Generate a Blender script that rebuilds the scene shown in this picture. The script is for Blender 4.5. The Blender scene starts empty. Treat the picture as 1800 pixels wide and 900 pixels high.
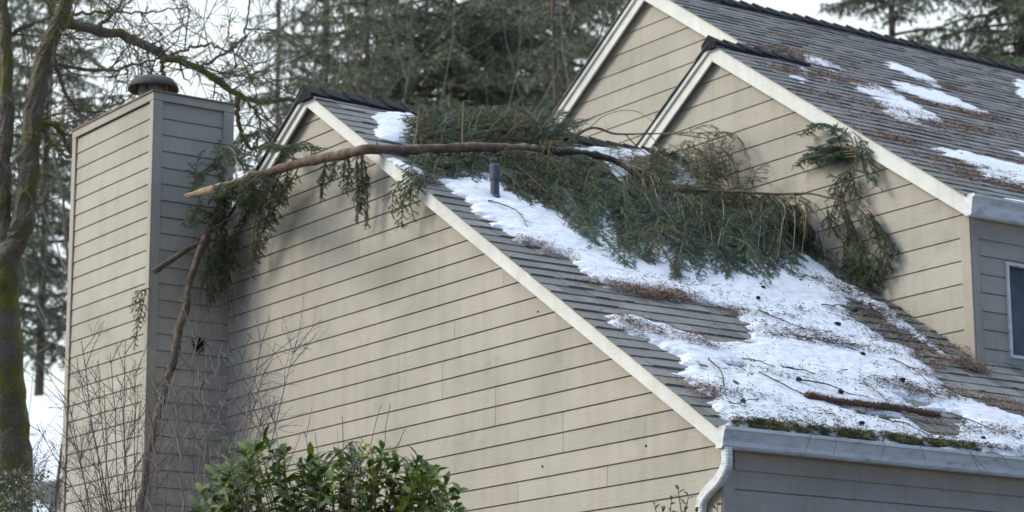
import bpy, math, random
import numpy as np
from mathutils import Vector, Matrix, noise
rnd = random.Random(7)
rng = np.random.default_rng(11)
scn = bpy.context.scene
COL = scn.collection

# ------------------------------------------------------------------ camera
FPX = 4378.68                        # focal length in pixels of an 1800 px wide frame
RX = np.array([0.57807563, 0.81596742, -0.00507307])
UX = np.array([0.17829109, -0.12023931, 0.9766037])
FX = np.array([-0.79626682, 0.56545529, 0.21498714])
cam = bpy.data.cameras.new('camera')
cam.sensor_width = 36.0
cam.lens = FPX / 1800 * 36
cam.clip_start = 0.2
cam.clip_end = 3000
cam.dof.use_dof = True
cam.dof.focus_distance = 21.5
cam.dof.aperture_fstop = 2.1
camo = bpy.data.objects.new('camera', cam)
COL.objects.link(camo)
camo.matrix_world = Matrix(((RX[0], UX[0], -FX[0], 0), (RX[1], UX[1], -FX[1], 0), (RX[2], UX[2], -FX[2], 0), (0, 0, 0, 1)))
scn.camera = camo

# ------------------------------------------------------------------ light: bright hazy overcast, weak broad sun from the front left
SUN = Vector((-0.42, -0.76, 0.58)).normalized()
w = bpy.data.worlds.new('World')
scn.world = w
w.use_nodes = True
nt = w.node_tree
for n in list(nt.nodes): nt.nodes.remove(n)
wo = nt.nodes.new('ShaderNodeOutputWorld')
bg = nt.nodes.new('ShaderNodeBackground')
sky = nt.nodes.new('ShaderNodeTexSky')
sky.sky_type = 'NISHITA'
sky.sun_disc = False
sky.sun_elevation = math.asin(SUN.z)
sky.sun_rotation = math.atan2(SUN.x, SUN.y)
sky.air_density = 1.3
sky.dust_density = 3.0
sky.ozone_density = 1.5
mx = nt.nodes.new('ShaderNodeMixRGB')
mx.inputs[0].default_value = 0.88
mx.inputs[2].default_value = (6.6, 7.1, 7.5, 1)        # thin white cloud over the blue
# sky made dark blue towards +x to shade those walls, bright left and behind
wtc = nt.nodes.new('ShaderNodeTexCoord'); wsp = nt.nodes.new('ShaderNodeSeparateXYZ'); nt.links.new(wtc.outputs['Generated'], wsp.inputs[0])
wr = nt.nodes.new('ShaderNodeMapRange'); wr.inputs[1].default_value = -.55; wr.inputs[2].default_value = .15
wm_ = nt.nodes.new('ShaderNodeMath'); wm_.operation = 'MULTIPLY_ADD'; wm_.inputs[1].default_value = -.75; nt.links.new(wsp.outputs[2], wm_.inputs[0]); nt.links.new(wsp.outputs[0], wm_.inputs[2]); nt.links.new(wm_.outputs[0], wr.inputs[0])
wc = nt.nodes.new('ShaderNodeMixRGB'); nt.links.new(wr.outputs[0], wc.inputs[0])
wc.inputs[1].default_value = (5.7, 6.15, 6.3, 1); wc.inputs[2].default_value = (.25, .80, 2.1, 1)
wz = nt.nodes.new('ShaderNodeMapRange'); wz.inputs[1].default_value = .3; wz.inputs[2].default_value = 1; wz.inputs[3].default_value = 0; wz.inputs[4].default_value = 1; nt.links.new(wsp.outputs[2], wz.inputs[0])
wq = nt.nodes.new('ShaderNodeMixRGB'); wq.inputs[1].default_value = (1, 1, 1, 1); wq.inputs[2].default_value = (1.85, 1.98, 2.22, 1); nt.links.new(wz.outputs[0], wq.inputs[0])
wb = nt.nodes.new('ShaderNodeVectorMath'); wb.operation = 'MULTIPLY'; nt.links.new(wc.outputs[0], wb.inputs[0]); nt.links.new(wq.outputs[0], wb.inputs[1])
nt.links.new(wb.outputs[0], mx.inputs[2])
nt.links.new(sky.outputs[0], mx.inputs[1])
nt.links.new(mx.outputs[0], bg.inputs[0])
bg.inputs[1].default_value = 0.13
nt.links.new(bg.outputs[0], wo.inputs[0])
sl = bpy.data.lights.new('sun', 'SUN')
sl.energy = 1.6
sl.angle = math.radians(22)
sl.color = (1.0, 0.935, 0.82)
so = bpy.data.objects.new('sun', sl)
COL.objects.link(so)
so.rotation_euler = SUN.to_track_quat('Z', 'Y').to_euler()
scn.view_settings.view_transform = 'Standard'
scn.view_settings.look = 'None'
scn.view_settings.gamma = 1
scn.view_settings.exposure = 0.6

# ------------------------------------------------------------------ measuring helpers (points of the real place)
def ray(x, y):
    d = (x - 900) * RX - (y - 450) * UX + FPX * FX
    return d / np.linalg.norm(d)
def onx(x, y, X): d = ray(x, y); return d * (X / d[0])
def ony(x, y, Y): d = ray(x, y); return d * (Y / d[1])
def atd(x, y, dep): d = ray(x, y); return d * (dep / (d @ FX))
NR = np.array([2 / 3, 0, 1.0])
NL = NR / np.linalg.norm(NR)
KA = -7.10                           # lower roof plane 2/3 x + z = KA
KU = -5.427                          # upper roof plane
YA, YU, YM = 12.77, 17.65, 18.45     # wall planes: lower gable, upper gable, rear gable
XA, XU = -15.12, -17.01              # eave side walls
RA, RF, RM = -21.5, -20.78, -23.0    # ridge lines
def onk(x, y, K): d = ray(x, y); return d * (K / (d @ NR))
def surf(x, y, off=0.1):
    """point seen at photo pixel x, y, floating `off` metres before whatever surface of the house is there"""
    c = []
    p = onk(x, y, KA)
    if RA <= p[0] <= -14.9 and 12.6 < p[1] < YU: c.append(p)
    q = ony(x, y, YU)
    if -22.2 < q[0] < XU and q[2] < KU - 2 / 3 * q[0]: c.append(q)
    g = ony(x, y, YA - .1)
    if g[0] < XA and g[2] < KA - 2 / 3 * g[0] and g[2] < 7.19 - 2 / 3 * abs(g[0] + 21.5): c.append(g)
    h = onx(x, y, -23.24)
    if 11.8 < h[1] < YA: c.append(h)
    if not c: c = [onx(x, y, -21.45)]
    b = min(c, key=lambda v: v @ FX)
    return b - ray(x, y) * off

# ------------------------------------------------------------------ mesh helpers
def tag(o, label=None, cat=None, group=None, kind=None):
    if label: o['label'] = label
    if cat: o['category'] = cat
    if group: o['group'] = group
    if kind: o['kind'] = kind
    return o
def empty(name, loc, label, cat, group=None):
    o = bpy.data.objects.new(name, None)
    o.empty_display_size = .2
    COL.objects.link(o)
    o.location = Vector(loc)
    return tag(o, label, cat, group)
def link(name, me, mat, parent=None):
    o = bpy.data.objects.new(name, me)
    COL.objects.link(o)
    if mat is not None:
        for m in (mat if isinstance(mat, (list, tuple)) else [mat]): me.materials.append(m)
    if parent is not None:
        o.parent = parent
        # keep world placement: parents are only moved, never turned
        L = Vector((0, 0, 0)); p = parent
        while p is not None: L += p.location; p = p.parent
        o.location = -L
    return o
class MB:
    def __init__(s): s.v = []; s.f = []; s.c = []; s.m = []
    def add(s, vs, fs, c=0.5, m=0):
        b = len(s.v); s.v.extend(tuple(map(float, p)) for p in vs)
        for f in fs: s.f.append(tuple(b + i for i in f)); s.c.append(c); s.m.append(m)
    def box(s, lo, hi, c=.5, m=0):
        (a, b, d), (e, f, g) = lo, hi
        s.add([(a, b, d), (e, b, d), (e, f, d), (a, f, d), (a, b, g), (e, b, g), (e, f, g), (a, f, g)],
              [(0, 3, 2, 1), (4, 5, 6, 7), (0, 1, 5, 4), (1, 2, 6, 5), (2, 3, 7, 6), (3, 0, 4, 7)], c, m)
    def prism(s, pts, fn, t0, t1, c=.5, m=0):
        n = len(pts)
        vs = [fn(a, b, t0) for a, b in pts] + [fn(a, b, t1) for a, b in pts]
        s.add(vs, [tuple(range(n)), tuple(range(2 * n - 1, n - 1, -1))] + [(i, i + n, (i + 1) % n + n, (i + 1) % n) for i in range(n)], c, m)
    def tube(s, pts, rad, sides=6, c=.5, m=0, cap=True, rough=0):
        P = [np.array(p, float) for p in pts]; n = len(P)
        if np.isscalar(rad): rad = [rad] * n
        vs = []; up = np.array([.13, .21, .97])
        for i in range(n):
            t = P[min(i + 1, n - 1)] - P[max(i - 1, 0)]; t /= (np.linalg.norm(t) + 1e-9)
            a = np.cross(t, up)
            if np.linalg.norm(a) < .15: a = np.cross(t, np.array([1., .1, 0]))
            a /= np.linalg.norm(a); b = np.cross(t, a)
            for k in range(sides):
                w_ = 2 * math.pi * k / sides
                r = rad[i] * (1 + (rnd.uniform(-rough, rough) if rough else 0))
                vs.append(P[i] + (a * math.cos(w_) + b * math.sin(w_)) * r)
        fs = [(i * sides + k, i * sides + (k + 1) % sides, (i + 1) * sides + (k + 1) % sides, (i + 1) * sides + k) for i in range(n - 1) for k in range(sides)]
        if cap: fs += [tuple(range(sides - 1, -1, -1)), tuple((n - 1) * sides + k for k in range(sides))]
        s.add(vs, fs, c, m)
    def build(s, name, mat, parent=None, smooth=False, bevel=0):
        me = bpy.data.meshes.new(name); me.from_pydata(s.v, [], s.f)
        a = me.attributes.new('rnd', 'FLOAT', 'FACE'); a.data.foreach_set('value', s.c)
        if any(s.m): me.polygons.foreach_set('material_index', s.m)
        if smooth: me.polygons.foreach_set('use_smooth', [True] * len(s.f))
        me.update()
        o = link(name, me, mat, parent)
        if bevel:
            b = o.modifiers.new('bevel', 'BEVEL'); b.width = bevel; b.segments = 2; b.limit_method = 'ANGLE'
        return o
def tri_mesh(name, V, R, mat, parent=None, n=3):
    """V: (N*n, 3) points of separate n-gons, R: one random value per face"""
    me = bpy.data.meshes.new(name); N = len(V) // n
    me.vertices.add(N * n); me.vertices.foreach_set('co', V.astype(np.float32).ravel())
    me.loops.add(N * n); me.loops.foreach_set('vertex_index', np.arange(N * n, dtype=np.int32))
    me.polygons.add(N); me.polygons.foreach_set('loop_start', np.arange(0, N * n, n, dtype=np.int32))
    me.update(calc_edges=True)
    a = me.attributes.new('rnd', 'FLOAT', 'FACE'); a.data.foreach_set('value', R.astype(np.float32))
    return link(name, me, mat, parent)
def unit(v): return v / (np.linalg.norm(v, axis=-1, keepdims=True) + 1e-9)
def smooth_path(pts, n):
    P = np.array(pts, float); m = len(P)
    if m < 3:
        t = np.linspace(0, m - 1, n)[:, None]; i = np.minimum(t.astype(int), m - 2)[:, 0]
        return P[i] * (1 - (t - i[:, None])) + P[i + 1] * (t - i[:, None])
    out = []
    for t in np.linspace(0, m - 1, n):
        i = min(int(t), m - 2); f = t - i
        p0 = P[max(i - 1, 0)]; p1 = P[i]; p2 = P[i + 1]; p3 = P[min(i + 2, m - 1)]
        out.append(.5 * ((2 * p1) + (p2 - p0) * f + (2 * p0 - 5 * p1 + 4 * p2 - p3) * f * f + (3 * p1 - p0 - 3 * p2 + p3) * f ** 3))
    return np.array(out)
def clip(poly, ax, val, keep_less):
    out = []
    for i in range(len(poly)):
        a, b = poly[i], poly[(i + 1) % len(poly)]
        ia = (a[ax] <= val) == keep_less; ib = (b[ax] <= val) == keep_less
        if ia: out.append(a)
        if ia != ib:
            t = (val - a[ax]) / (b[ax] - a[ax]); out.append((a[0] + t * (b[0] - a[0]), a[1] + t * (b[1] - a[1])))
    return out
def fbm(p, o=3): return noise.fractal(Vector(p), 1.0, 2.0, o)

# ------------------------------------------------------------------ materials
def mat(name):
    m = bpy.data.materials.new(name); m.use_nodes = True
    t = m.node_tree; b = t.nodes['Principled BSDF']
    return m, t, b
def N(t, k, **kw):
    n = t.nodes.new(k)
    for a, v in kw.items():
        if a.startswith('i_'): n.inputs[a[2:]].default_value = v
        else: setattr(n, a, v)
    return n
def ramp(t, src, stops):
    r = t.nodes.new('ShaderNodeValToRGB'); el = r.color_ramp.elements
    while len(el) < len(stops): el.new(.5)
    for e, (p, c) in zip(el, stops): e.position = p; e.color = (*c, 1)
    t.links.new(src, r.inputs[0]); return r
def noisy(name, stops, scale=8, rough=.8, bump=0, bscale=60, detail=6, spec=.3, stretch=None, extra=None, attr=0, bdist=.01):
    m, t, b = mat(name)
    tc = N(t, 'ShaderNodeTexCoord'); src = tc.outputs['Object']
    if stretch:
        mp = N(t, 'ShaderNodeMapping'); mp.inputs['Scale'].default_value = stretch
        t.links.new(src, mp.inputs[0]); src = mp.outputs[0]
    n = N(t, 'ShaderNodeTexNoise'); n.inputs['Scale'].default_value = scale; n.inputs['Detail'].default_value = detail
    n.inputs['Roughness'].default_value = .62
    t.links.new(src, n.inputs['Vector'])
    fac = n.outputs[0]
    if attr:
        at = N(t, 'ShaderNodeAttribute', attribute_name='rnd')
        x = N(t, 'ShaderNodeMix'); x.inputs[0].default_value = attr
        t.links.new(fac, x.inputs[2]); t.links.new(at.outputs['Fac'], x.inputs[3]); fac = x.outputs[0]
    r = ramp(t, fac, stops)
    t.links.new(r.outputs[0], b.inputs['Base Color'])
    b.inputs['Roughness'].default_value = rough
    b.inputs['Specular IOR Level'].default_value = spec
    if bump:
        n2 = N(t, 'ShaderNodeTexNoise'); n2.inputs['Scale'].default_value = bscale; n2.inputs['Detail'].default_value = 5
        t.links.new(src, n2.inputs['Vector'])
        bp = N(t, 'ShaderNodeBump'); bp.inputs['Strength'].default_value = bump; bp.inputs['Distance'].default_value = bdist
        t.links.new(n2.outputs[0], bp.inputs['Height']); t.links.new(bp.outputs[0], b.inputs['Normal'])
    return m
def siding_material(name, base, dirt):
    m, t, b = mat(name)
    tc = N(t, 'ShaderNodeTexCoord'); sp = N(t, 'ShaderNodeSeparateXYZ'); t.links.new(tc.outputs['Object'], sp.inputs[0])
    ad = N(t, 'ShaderNodeMath', operation='ADD'); t.links.new(sp.outputs[0], ad.inputs[0]); t.links.new(sp.outputs[1], ad.inputs[1])
    def grain(sx, sz, det, rgh=.6):
        c = N(t, 'ShaderNodeCombineXYZ')
        a = N(t, 'ShaderNodeMath', operation='MULTIPLY'); a.inputs[1].default_value = sx; t.links.new(ad.outputs[0], a.inputs[0]); t.links.new(a.outputs[0], c.inputs[0])
        z = N(t, 'ShaderNodeMath', operation='MULTIPLY'); z.inputs[1].default_value = sz; t.links.new(sp.outputs[2], z.inputs[0]); t.links.new(z.outputs[0], c.inputs[2])
        n = N(t, 'ShaderNodeTexNoise'); n.inputs['Scale'].default_value = 1; n.inputs['Detail'].default_value = det; n.inputs['Roughness'].default_value = rgh
        n.inputs['Distortion'].default_value = .6
        t.links.new(c.outputs[0], n.inputs['Vector']); return n
    g = grain(5, 95, 5, .7); big = grain(.8, 1.1, 4); streak = grain(7, .5, 3)
    r1 = ramp(t, big.outputs[0], [(.3, tuple(x * .86 for x in base)), (.5, base), (.72, tuple(x * 1.05 for x in base))])
    r2 = ramp(t, g.outputs[0], [(.28, (.86, .85, .83)), (.5, (1, 1, 1)), (.8, (1.05, 1.05, 1.05))])
    r3 = ramp(t, streak.outputs[0], [(.3, (.9, .9, .87)), (.55, (1, 1, 1))])
    at = N(t, 'ShaderNodeAttribute', attribute_name='rnd')
    r4 = ramp(t, at.outputs['Fac'], [(0, (.94, .94, .93)), (1, (1.04, 1.03, 1.03))])
    prev = r1.outputs[0]
    for r in (r2, r3, r4):
        x = N(t, 'ShaderNodeMixRGB', blend_type='MULTIPLY'); x.inputs[0].default_value = 1
        t.links.new(prev, x.inputs[1]); t.links.new(r.outputs[0], x.inputs[2]); prev = x.outputs[0]
    # algae and dirt blotches
    dn = grain(1.3, 1.6, 6, .7)
    dr = ramp(t, dn.outputs[0], [(.56, (0, 0, 0)), (.74, (.5, .5, .5))])
    x = N(t, 'ShaderNodeMixRGB'); t.links.new(dr.outputs[0], x.inputs[0]); t.links.new(prev, x.inputs[1]); x.inputs[2].default_value = (*dirt, 1)
    prev = x.outputs[0]
    if name == 'painted_lap_siding':  # grey-green patches painted into the colour for the hanging sprays' soft shadow
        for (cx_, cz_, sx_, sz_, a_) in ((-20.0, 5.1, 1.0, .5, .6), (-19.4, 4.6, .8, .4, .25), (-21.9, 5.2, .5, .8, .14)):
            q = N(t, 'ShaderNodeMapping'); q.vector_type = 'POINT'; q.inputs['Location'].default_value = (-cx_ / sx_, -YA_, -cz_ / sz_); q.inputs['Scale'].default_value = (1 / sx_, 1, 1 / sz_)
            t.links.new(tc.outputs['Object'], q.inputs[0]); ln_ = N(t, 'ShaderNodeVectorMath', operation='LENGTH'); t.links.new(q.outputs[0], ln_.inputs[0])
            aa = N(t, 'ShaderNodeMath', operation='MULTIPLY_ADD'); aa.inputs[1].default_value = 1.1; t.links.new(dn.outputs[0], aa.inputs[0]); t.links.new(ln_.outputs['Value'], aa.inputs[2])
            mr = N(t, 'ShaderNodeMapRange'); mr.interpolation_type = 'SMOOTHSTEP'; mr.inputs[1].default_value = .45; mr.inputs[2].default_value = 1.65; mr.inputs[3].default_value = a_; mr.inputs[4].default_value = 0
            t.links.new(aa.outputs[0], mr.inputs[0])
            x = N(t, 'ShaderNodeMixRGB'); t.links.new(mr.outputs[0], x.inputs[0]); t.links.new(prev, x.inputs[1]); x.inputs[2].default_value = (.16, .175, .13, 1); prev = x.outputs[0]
    t.links.new(prev, b.inputs['Base Color'])
    b.inputs['Roughness'].default_value = .72; b.inputs['Specular IOR Level'].default_value = .25
    bp = N(t, 'ShaderNodeBump'); bp.inputs['Strength'].default_value = .55; bp.inputs['Distance'].default_value = .004
    t.links.new(g.outputs[0], bp.inputs['Height']); t.links.new(bp.outputs[0], b.inputs['Normal'])
    return m
YA_ = 12.77
BEIGE = (.435, .40, .335)
M = {}
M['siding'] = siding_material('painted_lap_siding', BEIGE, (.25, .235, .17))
M['trim'] = siding_material('painted_trim', (.425, .375, .315), (.27, .26, .19))
M['cream'] = siding_material('cream_fascia_paint', (.74, .735, .685), (.44, .43, .35))
M['gutter'] = noisy('white_gutter_enamel', [(.28, (.36, .36, .32)), (.42, (.60, .60, .585)), (.6, (.72, .73, .73))], 5, .45, .25, 9, spec=.4, stretch=(3, 1, 3), detail=9)
M['shingle'] = noisy('grey_shingle', [(.2, (.14, .137, .128)), (.42, (.19, .186, .17)), (.6, (.225, .22, .20)), (.85, (.28, .27, .245))], 3.2, .92, .9, 260, spec=.15, attr=.7, bdist=.004)
M['shingle2'] = noisy('dark_grey_shingle', [(.2, (.125, .121, .117)), (.42, (.17, .165, .158)), (.6, (.205, .20, .19)), (.85, (.25, .243, .23))], 2.6, .92, .9, 260, spec=.15, attr=.6, bdist=.004)
M['cap'] = noisy('black_ridge_vent', [(.3, (.010, .010, .012)), (.8, (.03, .03, .034))], 20, .85, .5, 120, spec=.2)
M['deck'] = noisy('bare_soffit_wood', [(.3, (.10, .085, .06)), (.7, (.17, .15, .11))], 6, .9)
M['pipe'] = noisy('blue_grey_vent_plastic', [(.3, (.045, .055, .075)), (.7, (.08, .095, .12))], 14, .55, .15, 60, spec=.4)
M['metal'] = noisy('weathered_cap_metal', [(.3, (.025, .024, .023)), (.55, (.05, .046, .042)), (.8, (.10, .08, .055))], 7, .75, .3, 30, spec=.5)
M['rust'] = noisy('rusted_metal', [(.3, (.12, .095, .07)), (.7, (.26, .22, .17))], 10, .8, .3, 50)
M['dark'] = noisy('dark_cavity', [(.3, (.008, .008, .009)), (.7, (.02, .02, .02))], 10, .9)
M['snow'] = noisy('old_snow', [(.25, (.60, .61, .64)), (.5, (.70, .71, .74)), (.8, (.76, .77, .79))], 7, .75, .35, 45, spec=.3, bdist=.02)
M['bark'] = noisy('conifer_bark', [(.25, (.045, .032, .024)), (.5, (.115, .085, .062)), (.75, (.22, .175, .135))], 14, .9, .9, 60, stretch=(1, 1, 1), bdist=.012)
M['bark_red'] = noisy('split_bark', [(.25, (.06, .04, .028)), (.5, (.15, .105, .073)), (.75, (.27, .20, .145))], 10, .9, .8, 50, bdist=.01)
M['bark_dark'] = noisy('wet_dark_bark', [(.25, (.028, .022, .018)), (.5, (.07, .052, .04)), (.75, (.15, .115, .09))], 22, .85, .9, 70, bdist=.01)
M['wood'] = noisy('torn_fresh_wood', [(.3, (.28, .19, .12)), (.7, (.50, .38, .26))], 20, .8, .4, 60)
M['twig'] = noisy('grey_brown_twig', [(.3, (.085, .07, .058)), (.7, (.21, .185, .16))], 12, .9)
M['twig_olive'] = noisy('olive_twig', [(.3, (.09, .075, .035)), (.7, (.22, .185, .10))], 12, .85)
M['twig_pale'] = noisy('pale_shrub_twig', [(.3, (.13, .105, .095)), (.7, (.30, .26, .24))], 5, .9)
M['bgtwig'] = noisy('background_twig', [(.3, (.10, .085, .065)), (.7, (.2, .175, .14))], 3, .9)
M['trunk'] = noisy('fir_trunk', [(.3, (.06, .045, .035)), (.7, (.17, .13, .10))], 4, .95, .7, 16, bdist=.03)
M['moss_bark'] = noisy('mossy_bark', [(.28, (.08, .065, .05)), (.44, (.19, .16, .125)), (.51, (.14, .125, .07)), (.60, (.17, .165, .035)), (.72, (.12, .12, .03)), (.88, (.07, .07, .02))], 2.2, .95, 1, 30, detail=8, bdist=.03)
M['moss'] = noisy('moss_tufts', [(.22, (.06, .05, .035)), (.38, (.13, .14, .04)), (.52, (.24, .24, .07)), (.66, (.32, .30, .15)), (.85, (.50, .50, .40))], 9, .95, attr=.5, spec=.1)
M['litter'] = noisy('needle_litter', [(.1, (.07, .045, .035)), (.4, (.17, .10, .07)), (.65, (.30, .185, .135)), (.9, (.42, .31, .24))], 9, .9, attr=.75, spec=.15)
M['litter_dark'] = noisy('dark_litter', [(.1, (.025, .022, .02)), (.5, (.075, .062, .05)), (.9, (.15, .125, .10))], 9, .9, attr=.75, spec=.15)
def leaf_mat(name, stops, rough=.5, spec=.35, attr=.6, scale=2.5, trans=.0):
    m = noisy(name, stops, scale, rough, attr=attr, spec=spec)
    if trans:
        t = m.node_tree; b = t.nodes['Principled BSDF']; out = t.nodes['Material Output']
        tr = N(t, 'ShaderNodeBsdfTranslucent'); r = b.inputs['Base Color'].links[0].from_socket; t.links.new(r, tr.inputs[0])
        ms = N(t, 'ShaderNodeMixShader'); ms.inputs[0].default_value = trans
        t.links.new(b.outputs[0], ms.inputs[1]); t.links.new(tr.outputs[0], ms.inputs[2]); t.links.new(ms.outputs[0], out.inputs[0])
    return m
M['needle'] = leaf_mat('spruce_needles', [(.15, (.055, .075, .042)), (.4, (.10, .13, .07)), (.62, (.15, .18, .10)), (.85, (.21, .225, .13))], trans=.15)
M['needle_blue'] = leaf_mat('bluish_spruce_needles', [(.15, (.055, .085, .055)), (.4, (.10, .145, .095)), (.65, (.155, .205, .14)), (.88, (.22, .265, .19))], trans=.15)
M['fir'] = leaf_mat('distant_fir_foliage', [(.2, (.065, .08, .055)), (.45, (.11, .13, .082)), (.65, (.165, .17, .092)), (.85, (.22, .20, .11))], scale=.7, attr=.5, trans=.15)
M['needle_olive'] = leaf_mat('olive_dying_needles', [(.15, (.07, .065, .035)), (.4, (.13, .12, .06)), (.62, (.19, .17, .09)), (.85, (.26, .22, .13))], trans=.15)
M['laurel'] = leaf_mat('glossy_laurel_leaf', [(.2, (.025, .05, .010)), (.5, (.075, .12, .014)), (.75, (.16, .20, .022)), (.95, (.28, .28, .04))], rough=.42, spec=.3, attr=.8, trans=.25)
M['frond'] = leaf_mat('pale_lichen_leaf', [(.2, (.12, .14, .08)), (.8, (.34, .38, .27))], rough=.8, spec=.2)

# ------------------------------------------------------------------ ground
def ground_z(x, y):
    r = math.hypot(x, y)
    pts = [(0, -1.6), (12, -.7), (20, -.2), (34, .2), (46, 4.5), (60, 9.6), (75, 11), (120, 12), (400, 20), (1600, 60)]
    z = pts[-1][1]
    for (a, b), (c, d) in zip(pts, pts[1:]):
        if r <= c: t = (r - a) / (c - a); t = t * t * (3 - 2 * t); z = b + (d - b) * t; break
    return z + (fbm((x * .12, y * .12, 0)) * .35 if 3 < r < 200 else 0)
gm = MB(); rs = [0, 4, 8, 12, 15, 18, 21, 24, 27, 30, 33, 36, 39, 42, 45, 48, 51, 54, 57, 60, 63, 67, 72, 80, 90, 105, 130, 170, 240, 400, 800, 1600]
SEG = 120; gv = []
for r_ in rs:
    for k in range(SEG):
        a = 2 * math.pi * k / SEG; x_, y_ = r_ * math.cos(a), r_ * math.sin(a); gv.append((x_, y_, ground_z(x_, y_)))
gm.add(gv, [(i * SEG + k, i * SEG + (k + 1) % SEG, (i + 1) * SEG + (k + 1) % SEG, (i + 1) * SEG + k) for i in range(len(rs) - 1) for k in range(SEG)])
m, t, b = mat('ground_leaf_litter_and_snow')
tc = N(t, 'ShaderNodeTexCoord'); n1 = N(t, 'ShaderNodeTexNoise'); n1.inputs['Scale'].default_value = .22; n1.inputs['Detail'].default_value = 9; n1.inputs['Roughness'].default_value = .65
n2 = N(t, 'ShaderNodeTexNoise'); n2.inputs['Scale'].default_value = 3; n2.inputs['Detail'].default_value = 8
for n_ in (n1, n2): t.links.new(tc.outputs['Object'], n_.inputs['Vector'])
rr = ramp(t, n2.outputs[0], [(.3, (.05, .045, .04)), (.5, (.08, .075, .07)), (.7, (.08, .09, .07))])
fr = ramp(t, n1.outputs[0], [(.40, (0, 0, 0)), (.44, (1, 1, 1))])
gz_ = N(t, 'ShaderNodeSeparateXYZ'); t.links.new(tc.outputs['Object'], gz_.inputs[0]); gr_ = N(t, 'ShaderNodeMapRange'); gr_.inputs[1].default_value = 1.5; gr_.inputs[2].default_value = 4; t.links.new(gz_.outputs[2], gr_.inputs[0])
gmul = N(t, 'ShaderNodeMath', operation='MULTIPLY'); t.links.new(fr.outputs[0], gmul.inputs[0]); t.links.new(gr_.outputs[0], gmul.inputs[1])
xx = N(t, 'ShaderNodeMixRGB'); t.links.new(gmul.outputs[0], xx.inputs[0]); t.links.new(rr.outputs[0], xx.inputs[1]); xx.inputs[2].default_value = (.82, .83, .85, 1)
t.links.new(xx.outputs[0], b.inputs['Base Color']); b.inputs['Roughness'].default_value = .9
g = gm.build('ground', m, smooth=True); tag(g, kind='structure')

# ------------------------------------------------------------------ house
house = empty('house', (-19, 15.5, 0), 'beige lap sided house with grey shingle roofs, cream rake boards and a boxed chimney', 'house')
fy = lambda Y, s=-1: (lambda a, b, t: (a, Y + s * t, b))          # wall facing -y: a = x, b = z, t = outwards
fxp = lambda X: (lambda a, b, t: (X + t, a, b))                   # wall facing +x: a = y, b = z
def wall(name, fn, poly, lines0, sp, parent, joints=(), body=.12, matl='siding', lean=.0045, gap=.0125, hole=None):
    mb = MB()
    if hole:
        xs_ = [p[0] for p in poly]; zz_ = [p[1] for p in poly]
        for a, b2, c, d in ((min(xs_), hole[0], min(zz_), max(zz_)), (hole[1], max(xs_), min(zz_), max(zz_)), (hole[0], hole[1], min(zz_), hole[2]), (hole[0], hole[1], hole[3], max(zz_))):
            mb.prism([(a, c), (b2, c), (b2, d), (a, d)], fn, -body, -.010, .5)
    else: mb.prism(poly, fn, -body, -.010, .5)
    zs = [p[1] for p in poly]; z = lines0 - math.ceil((lines0 - min(zs)) / sp) * sp
    while z < max(zs):
        row = clip(clip(poly, 1, z + .0, False), 1, z + sp - gap, True)
        if len(row) >= 3:
            pieces = [row]
            for jx, jz in joints:
                if z <= jz < z + sp:
                    nn = []
                    for q in pieces:
                        a = clip(q, 0, jx - .0025, True); b2 = clip(q, 0, jx + .0025, False)
                        nn += [p for p in (a, b2) if len(p) >= 3]
                    pieces = nn
            if hole and not (z + sp < hole[2] or z > hole[3]):
                nn = []
                for q in pieces:
                    for cut in ((0, hole[0], True), (0, hole[1], False)):
                        a = clip(q, *cut)
                        if len(a) >= 3: nn.append(a)
                    mid = clip(clip(q, 0, hole[0], False), 0, hole[1], True)
                    if len(mid) >= 3:
                        for cut in ((1, hole[2], True), (1, hole[3], False)):
                            a = clip(mid, *cut)
                            if len(a) >= 3: nn.append(a)
                pieces = nn
            for q in pieces:
                cval = rnd.random(); zb = z
                n = len(q)
                off = lambda zz: .0 + lean + .006 * (1 - (zz - zb) / sp)
                vs = [fn(a, b, -.0095) for a, b in q] + [fn(a, b, off(b)) for a, b in q]
                mb.add(vs, [tuple(range(2 * n - 1, n - 1, -1))] + [(i, i + n, (i + 1) % n + n, (i + 1) % n) for i in range(n)], cval)
        z += sp
    return mb.build(name, M[matl], parent)
RKA = -7.10 - .02                     # wall tops stay just under the roof decks
topA = lambda x: (RKA - .03 - 2 / 3 * x)
gA = [(-25.0, -.6), (XA, -.6), (XA, topA(XA)), (RA, topA(RA)), (-25.0, topA(RA) - 2 / 3 * 3.5)]
wall('gable_wall', fy(YA), gA, 3.516, .1802, house, joints=[(-22.1, 4.85), (-21.3, 3.05), (-20.6, 5.4), (-18.9, 4.3), (-16.6, 2.7), (-17.9, 2.7), (-19.4, 2.5), (-22.4, 3.95), (-18.1, 4.6), (-20.9, 6.1), (-19.86, 4.0), (-19.86, 4.15), (-19.1, 3.75), (-19.1, 3.9), (-18.24, 3.4), (-18.24, 3.57), (-17.22, 3.03), (-17.22, 3.2)])
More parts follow.
